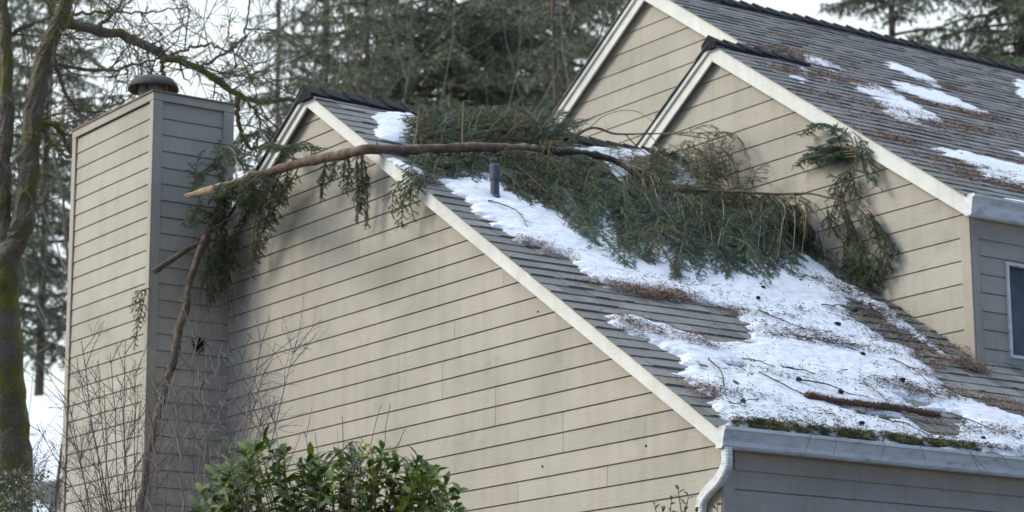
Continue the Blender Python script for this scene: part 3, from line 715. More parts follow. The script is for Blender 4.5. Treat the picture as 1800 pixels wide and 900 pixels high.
LR = [.028, .040, .043, .045, .046, .048, .050, .051, .050, .050, .049, .048, .047, .046, .043, .040, .036, .032, .026, .021, .018, .016, .0145, .013, .0115, .010, .009, .008, .006, .004]
big = empty('fallen_branch', LP[8], 'long broken conifer branch lying across the lower roof, its torn end pointing at the chimney', 'fallen branch')
LS = smooth_path(LP, 150); LS[8:] += np.stack([np.zeros(142), np.zeros(142), [.02 * noise.noise(Vector((i * .11, 3, 1))) + .008 * noise.noise(Vector((i * .4, 7, 1))) for i in range(142)]], 1); LRS = np.interp(np.linspace(0, len(LR) - 1, 150), range(len(LR)), LR)
mb = MB()
LRS2 = LRS * (1 + .05 * np.sin(np.arange(150) * .9) + rng.normal(0, .05, 150) + .35 * (rng.random(150) > .96))
mb.tube(LS[6:72], [LRS2[6] * .7, LRS2[7] * .9] + list(LRS2[8:72]), 12, rough=.06)
mb.build('limb', M['bark_red'], big, smooth=True)
mb = MB(); mb.tube(LS[71:], list(LRS2[71:] * 1.05), 9, rough=.12); mb.build('limb', M['bark_dark'], big, smooth=True)
mb = MB()                                              # torn pale end of the limb
P = LS[:10]; 
for k in range(12):
    a = 2 * math.pi * k / 12; n0 = rnd.randint(1, 4) if math.sin(a) < .3 else rnd.randint(3, 7); pts = []
    for i in range(n0, 10):
        t_ = unit(LS[i + 1] - LS[i]); s_ = unit(np.cross(t_, [0, 0, 1.])); u_ = np.cross(s_, t_); r = LRS[i] * (.62 + .16 * min(1, i / 7))
        pts.append(LS[i] + s_ * math.cos(a) * r + u_ * math.sin(a) * r)
    mb.tube(pts, [.004] + [.013] * (len(pts) - 1), 5)
mb.build('torn_end', M['wood'], big)
mb = MB()
for f_, l_ in ((.30, .10), (.44, .08), (.475, .16), (.55, .07), (.62, .09), (.68, .1), (.72, .08)):
    i = int(f_ * 149); mb = MB(); d = unit(rng.normal(size=3) + np.array([0, -.4, 1.2])); mb.tube([LS[i], LS[i] + d * l_ * .6, LS[i] + d * l_ + rng.normal(0, .008, 3)], [.009, .007, .004], 6); mb.build('stub', M['bark'], big)
# bare arching sub-limbs (photo outline -> real points above the roof)
def path(px, offs):
    offs = np.interp(np.linspace(0, 1, len(px)), np.linspace(0, 1, len(offs)), offs)
    return [S(x, y, o) for (x, y), o in zip(px, offs)]
def limbtube(name, px, offs, r0, r1, par, m_='bark', sides=7, pts=None):
    P = smooth_path(pts if pts is not None else path(px, offs), 26); mb = MB(); mb.tube(P, list(np.linspace(r0, r1, 26)), sides, rough=.06); return mb.build(name, M[m_], par), P
def bough_px(px, offs, par, leaf='needle', wood='twig_olive', dens=430, ln=.028, wd=.0045, **kw):
    s = Spray(); s.bough(path(px, offs), **kw); return s.make(par, M[wood], M[leaf], dens=dens, ln=ln, wd=wd)
# sprays hanging in front of the chimney and left rake
hangers = [([(470, 300), (440, 320), (430, 360), (415, 400)], [.35, .3], dict(spread=.26, droop=.9)),
           ([(440, 312), (400, 340), (375, 390), (360, 440)], [.3, .25], dict(spread=.26, droop=.9)), ([(420, 318), (390, 350), (390, 400), (380, 440)], [.4, .3], dict(spread=.24, droop=.9)),
           ([(500, 295), (480, 330), (470, 380), (455, 430), (440, 480)], [.35, .22], dict(spread=.24, droop=1.0)),
           ([(490, 298), (462, 345), (455, 400), (448, 450)], [.30, .2], dict(spread=.22, droop=1.0)), ([(510, 292), (497, 330), (487, 372), (470, 400)], [.3, .2], dict(spread=.17, droop=1.0)),
           ([(520, 288), (500, 320), (480, 350)], [.3, .2], dict(spread=.15, droop=1.0)),
           ([(400, 300), (375, 290), (350, 310), (342, 335)], [.25, .3], dict(spread=.2, droop=.6)), ([(430, 300), (410, 265), (395, 262), (385, 290)], [.3, .2], dict(spread=.2, droop=.6)),
           ([(520, 286), (505, 260), (470, 255), (450, 280)], [.25, .2], dict(spread=.2, droop=.6)), ([(545, 284), (548, 265), (540, 250), (520, 262)], [.25, .2], dict(spread=.17, droop=.5)),
           ([(400, 330), (380, 372), (350, 372), (335, 385)], [.35, .35], dict(spread=.2, droop=.7)), ([(420, 400), (405, 430), (398, 470), (392, 495)], [.3, .3], dict(spread=.22, droop=1.0)),
           ([(395, 420), (380, 450), (372, 480), (368, 515)], [.3, .3], dict(spread=.24, droop=1.0)), ([(385, 400), (400, 440), (408, 470)], [.35, .25], dict(spread=.2, droop=1.0))]
def jit(px, a=9): return [(x + rnd.uniform(-a, a), y + rnd.uniform(-a, a)) for x, y in px]
for px, of, kw in hangers:
    bough_px(px, of, big, ter=.035, sec=.045, terl=.075, **kw)
    bough_px(jit(px), [o - .05 for o in of], big, 'needle_blue' if rnd.random() < .4 else 'needle', ter=.035, sec=.045, terl=.075, **kw)
# long strings hanging from the limb before the beige wall
for px, of in (([(572, 278), (570, 300), (568, 325), (567, 348)], [.18, .12]), ([(588, 276), (584, 300), (580, 318)], [.2, .14]), ([(612, 270), (614, 300), (612, 325), (610, 340)], [.2, .12]), ([(625, 268), (630, 310), (628, 350), (627, 392)], [.2, .1]), ([(637, 266), (643, 310), (646, 350), (645, 396)], [.2, .1]),
               ([(603, 272), (606, 290), (603, 315)], [.2, .14]), ([(634, 275), (637, 310), (636, 345), (634, 370)], [.26, .16])):
    bough_px(px, of, big, 'needle', ter=.04, sec=.04, terl=.055, spread=.115, droop=1.8, r0=.004, bare=.05, dens=620)
    bough_px(jit(px, 5), of, big, 'needle_blue', ter=.035, sec=.035, terl=.05, spread=.09, droop=1.8, r0=.003, bare=.05, dens=520)
for px, of in (([(735, 300), (715, 325), (708, 360), (706, 398)], [.2, .14]), ([(740, 305), (722, 335), (722, 360), (728, 385)], [.22, .14]), ([(728, 305), (700, 325), (690, 350), (690, 375)], [.22, .14]), ([(745, 300), (728, 325), (712, 345), (700, 372)], [.24, .18]), ([(750, 300), (740, 318), (735, 335)], [.2, .14])):
    bough_px(px, of, big, 'needle', ter=.035, sec=.04, terl=.07, spread=.17, droop=1.1, r0=.006)
# boughs standing up behind the limb, over the ridge
for k in range(58):
    x0 = rnd.uniform(720, 1030); y0 = 262; dx = rnd.uniform(-60, 70); top = rnd.uniform(185, 235) + max(0, (x0 - 900)) * .12 - (8 if x0 < 850 else 0)
    if x0 + dx < 712: dx = 20
    a = S(x0, y0 + rnd.uniform(-4, 14), rnd.uniform(.1, .3)); b_ = onx(x0 + dx, top, rnd.uniform(-21.4, -20.9)) if top < 232 else S(x0 + dx, top, .2)
    m1 = (a * .5 + b_ * .5) + np.array([0, 0, .06]); s = Spray(); s.bough([a, m1, b_], spread=rnd.uniform(.2, .34), droop=rnd.uniform(.25, .7), ter=.04, sec=.055, terl=.085)
    s.make(big, M['twig_olive'], M[('needle', 'needle_olive', 'needle', 'needle_blue')[k % 4]], ln=.024, wd=.0036, dens=520)
# boughs below the limb left of and around the vent pipe
for x0, y0, x1, y1 in ((760, 268, 720, 310), (790, 268, 760, 322), (830, 268, 800, 318), (850, 268, 830, 325), (770, 268, 745, 300), (905, 275, 900, 345), (920, 270, 930, 370), (900, 290, 915, 360), (890, 270, 885, 340), (935, 275, 965, 385), (945, 290, 990, 385), (880, 275, 940, 350), (800, 270, 775, 305), (840, 272, 790, 300), (850, 275, 845, 318)):
    a = S(x0, y0, .35); b_ = S(x1, y1, .12); m1 = (a + b_) / 2 + np.array([0, -.05, .06]); s = Spray()
    s.bough([a, m1, b_], spread=.27, droop=.8, ter=.04, sec=.05, terl=.085); s.make(big, M['twig_olive'], M['needle'])
# the great mass lying against the upper wall
low = [(900, 348), (940, 372), (985, 388), (1020, 408), (1045, 450), (1080, 492), (1130, 500), (1190, 498), (1240, 496), (1290, 498), (1340, 508), (1380, 512), (1430, 500)]
lx = [p[0] for p in low]; ly = [p[1] for p in low]
top_ = [(900, 300), (1000, 300), (1100, 315), (1200, 300), (1280, 300), (1340, 330), (1430, 380)]
for k in range(165):
    x1 = rnd.uniform(930, 1400) if k > 50 else rnd.uniform(1010, 1390); bot = np.interp(x1, lx, ly); tp = np.interp(x1, [p[0] for p in top_], [p[1] for p in top_])
    f = rnd.random() ** .7; y1 = tp + 25 + (bot - tp - 26) * f
    x0 = x1 - rnd.uniform(20, 130); y0 = max(np.interp(x0, [p[0] for p in LIMB], [p[1] for p in LIMB]) + rnd.uniform(0, 20), y1 - rnd.uniform(60, 130))
    hi_ = rnd.uniform(.12, .70) * (1.15 - .5 * f)
    if rnd.random() < .42: x0 = x1 + rnd.uniform(-25, 80)
    a = S(x0, y0, hi_); b_ = S(x1, y1, rnd.uniform(.05, .30)); m1 = (a * .5 + b_ * .5) + np.array([0, -.06, .12]) + rng.normal(0, .06, 3); s = Spray()
    s.bough([a, m1, b_], spread=rnd.uniform(.16, .38), droop=rnd.uniform(.2, 1.5), ter=.04, sec=.055, terl=.09, r0=.006)
    s.make(big, M['twig_olive'], M['needle_blue' if (f > .55 and rnd.random() < .65) else ('needle_olive' if rnd.random() < .6 else 'needle')], ln=.024, wd=.0036, dens=540, jit=.6)
for k in range(30):                                   # right beside the vent pipe
    x1 = rnd.uniform(885, 1010); y1 = rnd.uniform(300, np.interp(x1, lx, ly) - 4); a = S(x1 + rnd.uniform(-30, 25), rnd.uniform(268, 290), rnd.uniform(.25, .4)); b_ = S(x1, y1, rnd.uniform(.05, .25)); s = Spray()
    s.bough([a, a * .5 + b_ * .5 + np.array([0, -.05, .08]), b_], spread=rnd.uniform(.16, .28), droop=rnd.uniform(.5, 1.3), ter=.04, sec=.055, terl=.085, r0=.005); s.make(big, M['twig_olive'], M[('needle', 'needle_olive', 'needle_blue')[k % 3]], ln=.024, wd=.0036, dens=480, jit=.6)
for k in range(34):                                   # loose sprays rising against the upper wall
    x0 = rnd.uniform(1120, 1330); y0 = rnd.uniform(320, 345); a = S(x0, y0, .35); b_ = S(x0 + rnd.uniform(-30, 45), rnd.uniform(262, 318) - (18 if 1190 < x0 < 1290 else 0), rnd.uniform(.15, .4)); m1 = a * .5 + b_ * .5 + np.array([0, -.05, .08])
    s = Spray(); s.bough([a, m1, b_], spread=rnd.uniform(.14, .26), droop=rnd.uniform(.6, 1.8), ter=.05, sec=.05, terl=.07, r0=.005); s.make(big, M['twig_olive'], M[('needle', 'needle_olive', 'needle')[k % 3]], ln=.024, wd=.0034, dens=360, jit=.6)
for k in range(16):
    x0 = rnd.uniform(1330, 1400); a = S(x0, 345, .3); b_ = S(x0 + rnd.uniform(-15, 40), rnd.uniform(380, 460), rnd.uniform(.1, .35)); s = Spray(); s.bough([a, a * .5 + b_ * .5 + np.array([0, -.05, .05]), b_], spread=.22, droop=1.1, ter=.04, sec=.05, terl=.08, r0=.005); s.make(big, M['twig_olive'], M[('needle', 'needle_blue')[k % 2]], dens=400)
# bare yellowish twigs arching over the mass
for k in range(52):
    x0 = rnd.uniform(990, 1400); y0 = np.interp(x0, [p[0] for p in LIMB], [p[1] for p in LIMB]); x1 = x0 + rnd.uniform(10, 110); y1 = y0 + rnd.uniform(50, 115)
    o0 = rnd.uniform(.7, .9); a = S(x0, y0, .5); b_ = S(x1, y1, rnd.uniform(.5, .8)); c_ = S((x0 + x1) / 2 + 18, y0 + (y1 - y0) * .25, o0)
    P = smooth_path([a, c_, b_], 12) + np.cumsum(rng.normal(0, .004, (12, 3)), 0); mb = MB(); mb.tube(P, list(np.linspace(.007, .003, 12)), 4)
    for _ in range(5):
        i = rnd.randint(4, 10); d = unit(P[i] - P[i - 1] + rng.normal(0, .5, 3) - np.array([0, 0, .4])); mb.tube([P[i], P[i] + d * .08, P[i] + d * .15 - np.array([0, 0, .04])], [.003, .002, .0015], 3)
    mb.build('bare_twig', M['twig_olive' if k % 3 else 'twig_pale'], big)
# end sprays on the upper wall, right of the mass
for px, of in (([(1395, 342), (1402, 370), (1395, 410), (1385, 455)], [.3, .15]), ([(1395, 345), (1412, 380), (1430, 420), (1445, 452)], [.3, .12]), ([(1400, 360), (1415, 400), (1425, 430), (1430, 455)], [.3, .15]), ([(1385, 400), (1390, 440), (1395, 470), (1400, 500)], [.25, .12]), ([(1405, 440), (1385, 462), (1380, 490)], [.25, .12]),
               ([(1350, 420), (1355, 450), (1345, 480), (1342, 495)], [.3, .12]), ([(1365, 430), (1375, 460), (1380, 485)], [.25, .12]), ([(1400, 470), (1412, 485), (1408, 505)], [.18, .1]), ([(1320, 400), (1325, 440), (1330, 470), (1340, 490)], [.3, .12]),
               ([(1475, 352), (1485, 395), (1490, 430), (1492, 470)], [.3, .12]), ([(1478, 355), (1500, 400), (1520, 440), (1530, 490)], [.3, .14]), ([(1500, 362), (1530, 390), (1545, 430), (1552, 480)], [.3, .15]), ([(1510, 368), (1540, 400), (1558, 440), (1560, 470)], [.3, .15]),
               ([(1490, 430), (1500, 460), (1510, 490), (1520, 515)], [.3, .12]), ([(1485, 440), (1480, 470), (1490, 500)], [.25, .1]), ([(1520, 440), (1535, 470), (1545, 500)], [.3, .12]), ([(1470, 352), (1460, 380), (1462, 400)], [.25, .12]), ([(1505, 400), (1515, 440), (1522, 470), (1530, 505)], [.35, .15]), ([(1495, 440), (1505, 480), (1500, 510)], [.25, .1])):
    for rep in range(2): bough_px(jit(px, 3 + 14 * rep), [o * (1 - .2 * rep) for o in of], big, ('needle', 'needle_blue')[rep], ter=.042, sec=.05, terl=.085, spread=.29, droop=1.2, r0=.006, dens=380)

# thin second branch resting on the roof behind, arching before the upper walls
for k in range(22):                                   # thin sprays over the far snow patch
    x0 = rnd.uniform(960, 1160); a = S(x0, rnd.uniform(268, 300), .3); b_ = S(x0 + rnd.uniform(-40, 50), rnd.uniform(244, 292), .2); s = Spray(); s.bough([a, a * .5 + b_ * .5 + np.array([0, 0, .06]), b_], spread=.15, droop=1., ter=.06, sec=.06, terl=.06, r0=.005); s.make(big, M['twig_olive'], M[('needle', 'needle_olive')[k % 2]], dens=300, ln=.022, wd=.0034)
sec = empty('broken_branch', S(1005, 245, .2), 'thin dark broken branch arching in front of both upper gable walls above the fallen limb', 'broken branch')
o, P = limbtube('limb', [(985, 262), (1005, 245), (1030, 228), (1050, 225), (1075, 234), (1100, 236), (1140, 235), (1180, 235), (1220, 240), (1260, 245)], [.2, .35, .5], .018, .005, sec)
limbtube('twig', [(1035, 226), (1060, 205), (1095, 194), (1125, 198), (1150, 215)], [.4, .6], .005, .0025, sec, 'twig')
limbtube('twig', [(1100, 237), (1125, 262), (1160, 285), (1200, 305)], [.4, .4], .007, .004, sec, 'bark')
limbtube('twig', [(1140, 235), (1165, 262), (1190, 290)], [.4, .3], .006, .003, sec, 'bark')
for px, of in (([(1200, 238), (1232, 222), (1255, 222), (1262, 245)], [.4, .3]), ([(1220, 240), (1250, 232), (1270, 245), (1280, 270)], [.4, .3]), ([(1180, 236), (1215, 232), (1245, 242), (1250, 275)], [.4, .3]), ([(1240, 232), (1290, 235), (1312, 270), (1320, 300)], [.35, .25]),
               ([(1200, 250), (1235, 270), (1250, 300), (1262, 320)], [.4, .3]), ([(1230, 250), (1270, 262), (1290, 290), (1300, 325)], [.35, .25]), ([(1170, 250), (1205, 270), (1225, 300)], [.4, .3]), ([(1255, 240), (1275, 232), (1300, 245)], [.35, .25])):
    bough_px(px, of, sec, 'needle', ter=.06, sec=.06, terl=.06, spread=.2, droop=1.3, dens=190, r0=.004)
for k in range(16):
    x0 = rnd.uniform(1175, 1290); s0 = S(x0, 240 + abs(x0 - 1240) * .3, .35); s1 = S(x0 + rnd.uniform(-18, 30), rnd.uniform(285, 325), .3); m1 = s0 * .5 + s1 * .5 + np.array([.04, -.03, .08])
    mb = MB(); mb.tube(smooth_path([s0, m1, s1], 9), [.0025] * 9, 3); mb.build('bare_twig', M['twig'], sec)

# green spray caught under the upper rake board
for px in ([(1500, 305), (1488, 335), (1478, 372)], [(1508, 310), (1512, 345), (1500, 380)], [(1495, 320), (1475, 350), (1462, 385)], [(1505, 345), (1530, 375), (1548, 410)], [(1480, 350), (1495, 385), (1500, 420)]):
    bough_px(px, [.2, .2], big, 'needle', ter=.045, sec=.05, terl=.07, spread=.15, droop=1.3, r0=.004, dens=330)
up = empty('hanging_spray', S(1490, 250, .2), 'dark green needle spray hanging from the upper rake board on the right gable', 'fallen spray')
limbtube('twig', [(1492, 232), (1502, 262), (1506, 295), (1490, 325), (1455, 345)], [.25, .3, .15], .006, .003, up, 'twig_olive')
for px in ([(1500, 255), (1475, 262), (1450, 260), (1415, 275)], [(1505, 262), (1480, 270), (1455, 282)], [(1500, 262), (1470, 258), (1440, 268), (1402, 290)], [(1500, 265), (1465, 270), (1435, 285)], [(1498, 245), (1470, 225), (1440, 218), (1412, 235)], [(1500, 250), (1475, 240), (1460, 228)], [(1505, 275), (1475, 275), (1445, 265), (1425, 258)], [(1500, 232), (1520, 255), (1530, 290), (1542, 325)], [(1502, 240), (1512, 270), (1520, 300)],
           [(1504, 285), (1490, 305), (1480, 330), (1478, 350)], [(1500, 290), (1500, 315), (1505, 340)], [(1490, 300), (1470, 320), (1465, 345)], [(1490, 225), (1478, 240), (1462, 250)], [(1500, 270), (1450, 275), (1420, 280)]):
    bough_px(px, [.22, .2], up, 'needle_blue', ter=.03, sec=.035, terl=.08, spread=.18, droop=.6, ln=.032, wd=.0055)

# broken branch leaning down the chimney corner
def mixpt(x, y, Y): return ony(x, y, Y)
lean = empty('leaning_branch', onx(245, 890, -22.7), 'thick snapped branch leaning upright against the grey side of the chimney', 'leaning branch')
pts = [onx(382, 372, -22.95), onx(366, 408, -22.9), onx(348, 450, -22.86), onx(333, 500, -22.83), onx(322, 550, -22.8), onx(313, 600, -22.75), onx(298, 650, -22.74), onx(284, 705, -22.72), onx(270, 760, -22.7), onx(258, 820, -22.68), onx(246, 890, -22.66), onx(238, 960, -22.64)]
pts.append(pts[-1] + np.array([-.25, -.2, -2.6]))
P = smooth_path(pts, 60); P[2:] += np.array([[.02 * noise.noise(Vector((i * .23, 9, 2))), .035 * noise.noise(Vector((i * .21, 5, 7))), 0] for i in range(58)]); mb = MB(); mb.tube(P, list(np.interp(np.linspace(0, 1, 60), [0, .1, .3, .4, .6, 1], [.022, .036, .040, .047, .036, .042]) * (1 + rng.normal(0, .09, 60))), 10, rough=.16); mb.build('limb', M['bark'], lean, smooth=True)
limbtube('limb', None, None, .036, .024, lean, 'bark', 8, pts=[onx(270, 478, -23.0) + np.array([0, -.0, 0]), onx(300, 458, -22.98), onx(330, 438, -22.95), onx(362, 424, -22.92)])
limbtube('twig', None, None, .009, .004, lean, 'bark', 6, pts=[onx(352, 440, -22.9), onx(350, 415, -22.85), onx(385, 395, -22.7), onx(420, 372, -22.6)])
limbtube('twig', None, None, .007, .004, lean, 'bark', 6, pts=[onx(262, 880, -22.9), onx(262, 845, -22.9), onx(250, 800, -22.8)])
for k in range(9):
    i = rnd.randint(6, 44); d = unit(rng.normal(size=3)); mb = MB(); mb.tube([P[i], P[i] + d * .06, P[i] + d * .11 - np.array([0, 0, .02])], [.009, .006, .003], 5); mb.build('stub', M['bark'], lean)
for px, of in (([(375, 395), (345, 385), (335, 370), (322, 395)], [.4, .4]), ([(380, 380), (400, 410), (395, 445), (385, 480)], [.3, .25]), ([(360, 420), (372, 450), (385, 475), (395, 510)], [.35, .3]), ([(352, 445), (365, 470), (372, 500), (375, 525)], [.35, .3]), ([(390, 400), (410, 430), (415, 460)], [.3, .25]),
               ([(372, 395), (350, 350), (345, 300), (350, 270)], [.4, .3]), ([(385, 380), (395, 330), (390, 290), (385, 255)], [.4, .3])):
    bough_px(px, of, lean, 'needle', ter=.038, sec=.045, terl=.08, spread=.22, droop=.9, r0=.007)
# dark drooping dead twigs in the chimney corner
for k in range(20):
    x0 = rnd.uniform(360, 405); a = onx(x0, rnd.uniform(440, 500), -23.05); q = [a]; v = np.array([.1, rnd.uniform(-.3, .3), -1.])
    for _ in range(6): v = unit(v + rng.normal(0, .2, 3) - np.array([0, 0, .2])); q.append(q[-1] + v * rnd.uniform(.05, .11))
    q = [p if p[1] < YA - .03 else np.array([p[0], YA - .03, p[2]]) for p in q]; q = [p if p[0] > -23.2 else np.array([-23.19, p[1], p[2]]) for p in q]
    mb = MB(); mb.tube(q, list(np.linspace(.006, .002, 7)), 4); mb.build('dead_twig', M['bark'], lean)

sp = empty('hanging_sprig', ony(262, 508, 11.65), 'small green conifer sprig hanging off the chimney front corner', 'fallen sprig')
for px in ([(264, 506), (248, 512), (238, 530), (232, 548)], [(256, 508), (250, 540), (242, 575), (236, 610)], [(250, 515), (244, 545), (240, 570)]):
    s = Spray(); s.bough([ony(x, y, 11.68) for x, y in px], spread=.10, sec=.035, droop=1.2, ter=.03, terl=.05, r0=.004, bare=.05); s.make(sp, M['twig_olive'], M['needle'], ln=.024, wd=.005)
# needles shed against the torn end
# ------------------------------------------------------------------ debris on the lower roof
def onroof(p, h, K=KA): return np.array([p[0], p[1], K - 2 / 3 * p[0]]) + NL * h
def litter(name, K, clumps, n_, ln, wd, m_, label, h=.045, kind='stuff', ymax=None, lo=.012):
    """clumps: (px, py, radius along the ridge m, radius down the slope m, weight)"""
    W = np.array([c[4] for c in clumps], float); W /= W.sum(); ids = rng.choice(len(clumps), n_, p=W)
    C_ = np.array([onk(c[0], c[1], K) for c in clumps]); ry = np.array([c[2] for c in clumps]); rs_ = np.array([c[3] for c in clumps])
    y = C_[ids, 1] + rng.normal(0, 1, n_) * ry[ids]; s_ = rng.normal(0, 1, n_) * rs_[ids] * 1.5
    # break the clumps up
    keep = np.array([noise.noise(Vector((y[i] * 7, s_[i] * 26, 3.3))) + .5 * noise.noise(Vector((y[i] * 31, s_[i] * 60, 1.3))) > rng.uniform(-.2, .25) for i in range(n_)])
    x = C_[ids, 0] + s_ / SLF
    if ymax: keep &= (y < ymax) | (x > XU + .05)
    keep &= (x < (XA + .08 if K == KA else XU + .06)) & (x > (RA if K == KA else RM)); keep &= y > (YA - .12 if K == KA else YU - .1)
    x, y = x[keep], y[keep]; n = len(x); base = np.stack([x, y, K - 2 / 3 * x], 1) + NL * rng.uniform(lo, h, (n, 1))
    th = rng.normal(0, .9, n); d = np.stack([np.sin(th) / SLF, np.cos(th), -np.sin(th) * 2 / 3 / SLF], 1) * rng.choice([-1, 1], (n, 1)) + NL * rng.normal(0, .25, (n, 1)); d = unit(d)
    l = ln * rng.uniform(.4, 1.5, (n, 1)); sd = unit(np.cross(d, NL + rng.normal(0, .5, (n, 3)))) * wd * rng.uniform(.5, 1.3, (n, 1))
    V = np.empty((n, 4, 3)); V[:, 0] = base - sd; V[:, 1] = base + sd; V[:, 2] = base + d * l + sd * .5; V[:, 3] = base + d * l - sd * .5
    return tag(tri_mesh(name, V.reshape(-1, 3), rng.random(n), M[m_], None, 4), label, kind=kind)
litter('needle_litter', KA, [(1140, 520, .14, .06, 3), (1160, 524, .1, .05, 2), (1105, 512, .1, .05, 1.4), (1185, 520, .12, .05, 2.4), (1210, 528, .1, .03, 1.2), (1290, 552, .08, .03, .6), (1250, 540, .3, .03, .4), (1060, 505, .15, .04, 1.6), (960, 440, .15, .03, 1), (985, 455, .12, .03, 1), (930, 430, .1, .03, .6),
    (1110, 575, .12, .06, 2.2), (1150, 588, .22, .06, 3), (1190, 600, .2, .05, 2.4), (1220, 608, .15, .05, 1.3), (1240, 615, .15, .04, .8), (1235, 690, .15, .07, 1.6), (1260, 700, .15, .06, 1), (1620, 640, .12, .06, 2), (1630, 665, .1, .06, 2), (1600, 615, .2, .05, 1.3), (1650, 640, .2, .05, 1.3), (1560, 580, .25, .06, 1.6), (1540, 560, .2, .06, 1.2),
    (1690, 640, .15, .03, 2), (1710, 652, .12, .03, 2), (1660, 615, .25, .03, 1.5), (1700, 700, .4, .04, 2), (1740, 712, .4, .04, 2), (1790, 725, .3, .04, 2), (1570, 655, .2, .03, .6), (1770, 765, .3, .06, 1.2), (1640, 700, .3, .04, 1), (1800, 770, .3, .06, 1)],
    36000, .026, .0036, 'litter', 'reddish brown fallen needles clumped on the lower roof and its snow', h=.078, lo=.014, ymax=YU - .02)
litter('needle_litter', KA, [(1400, 590, .35, .05, 1.5), (1460, 610, .3, .04, 1.2), (1380, 600, .25, .04, 1.4), (1510, 620, .3, .05, 1.2), (1440, 560, .5, .05, 1), (1340, 560, .3, .04, 1), (1350, 665, .4, .05, .8), (1300, 700, .2, .05, .9), (1560, 680, .5, .08, 1.4), (1600, 690, .4, .06, 1.4), (1640, 700, .3, .05, 1.2), (1480, 740, .5, .05, 1), (1380, 745, .3, .04, .8),
    (1540, 600, .3, .1, 1.2), (1590, 600, .25, .06, 1.4), (1500, 560, .3, .05, .8), (1520, 545, .2, .05, 1.5), (1550, 560, .2, .05, 1.5), (1490, 520, .2, .05, 1.5), (1450, 500, .2, .06, 1.2), (1740, 770, .5, .06, 1.3), (1700, 760, .4, .05, 1), (1500, 690, .6, .2, .7), (1400, 650, .8, .4, .3), (1330, 752, .3, .02, 1), (1420, 762, .4, .02, 1.6), (1510, 772, .4, .02, 1.6), (1600, 782, .4, .02, 1.4), (1700, 793, .5, .025, 1.6), (1780, 800, .5, .03, 1.6), (1200, 510, .5, .1, 1), (1600, 770, .5, .04, .9)],
    25000, .034, .0038, 'litter_dark', 'dark twiggy debris sprinkled over the lower roof snow', h=.082, ymax=YU - .02, lo=.045)
litter('needle_litter', KU, [(1420, 105, .5, .12, 2), (1395, 95, .3, .08, 2), (1440, 135, .5, .08, 2), (1480, 140, .4, .08, 1.5), (1400, 130, .3, .06, 1.2), (1650, 150, .3, .04, 1), (1600, 175, .5, .05, 1.5), (1560, 190, .5, .06, 1.5), (1620, 215, .4, .06, 2), (1690, 195, .4, .05, 1.3), (1720, 205, .3, .05, 1.2), (1700, 225, .4, .06, 1.3),
    (1560, 240, .4, .05, 1.2), (1580, 250, .3, .04, 1), (1690, 290, .5, .05, 2), (1740, 320, .4, .05, 2), (1720, 308, .4, .05, 1.6), (1770, 330, .3, .04, 1.3), (1790, 285, .3, .05, .8), (1380, 65, .2, .03, .5), (1540, 210, .5, .1, 1), (1450, 170, .4, .05, .8), (1650, 235, .5, .08, .8), (1800, 240, .6, .08, .8), (1700, 130, 1.2, .4, .6)],
    38000, .03, .0040, 'litter', 'rust brown needle litter scattered over the upper roof', h=.03)
# moss and lichen along the lower gutter edge
def moss(px0, px1, n_, label):
    V = []; R = []; cen = []
    for k in range(n_):
        f = rnd.random(); x = px0 + (px1 - px0) * f; y_ = np.interp(x, [1290, 1800], [752, 806]); c = onk(x, y_ - abs(rnd.gauss(0, 6)) , KA) + NL * rnd.uniform(.01, .045)
        q_ = noise.noise(Vector((c[1] * 4.2, 1.7, 0))) + .8 * noise.noise(Vector((c[1] * 13, c[0] * 9, 4)))
        if q_ < rnd.uniform(-.35, .3): continue
        s_ = rnd.choice((.012, .018, .028, .05)) * (1 + 1.1 * max(q_, 0)); m_ = 80; u = unit(rng.normal(size=(m_, 3))) * s_ * rng.uniform(.5, 1, (m_, 1)) * np.array([.8, 1.3, .5]); u[:, 2] = np.abs(u[:, 2])
        b0 = c + u; d = unit(u + rng.normal(0, .012, (m_, 3))) * rng.uniform(.008, .018, (m_, 1)); sd = unit(np.cross(d, rng.normal(size=(m_, 3)))) * .003
        t3 = np.stack([b0 - sd, b0 + sd, b0 + d], 1); V.append(t3.reshape(-1, 3)); tone = rnd.random(); R.append(np.clip(rng.normal(tone, .2, m_), 0, 1))
    tag(tri_mesh('moss', np.vstack(V), np.concatenate(R), M['moss'], None), label, kind='stuff')
moss(1288, 1720, 1300, 'yellow green moss and lichen tufts along the lower roof edge above the gutter')
mb = MB()
# furry brown cone-covered stick in the snow
fur = empty('mossy_stick', onk(1520, 722, KA) + NL * .05, 'thick dark brown moss-furred stick lying in the snow above the gutter', 'stick')
fp = smooth_path([onk(x, y, KA) + NL * .07 for x, y in ((1408, 705), (1440, 712), (1480, 719), (1520, 724), (1560, 728), (1600, 735), (1645, 742))], 40)
mb = MB(); mb.tube(fp, list(np.interp(np.linspace(0, 1, 40), [0, .15, .5, .85, 1], [.006, .018, .026, .03, .008]) * rng.uniform(.6, 1.4, 40)), 7, rough=.3); st = mb.build('core', M['bark'], fur)
V, R = blades(fp[:-1], fp[1:], 4800, .06, .0050, fwd=.6, droop=.2, flat=1, jit=.9); tri_mesh('fur', V, R * .8, M['litter'], st)
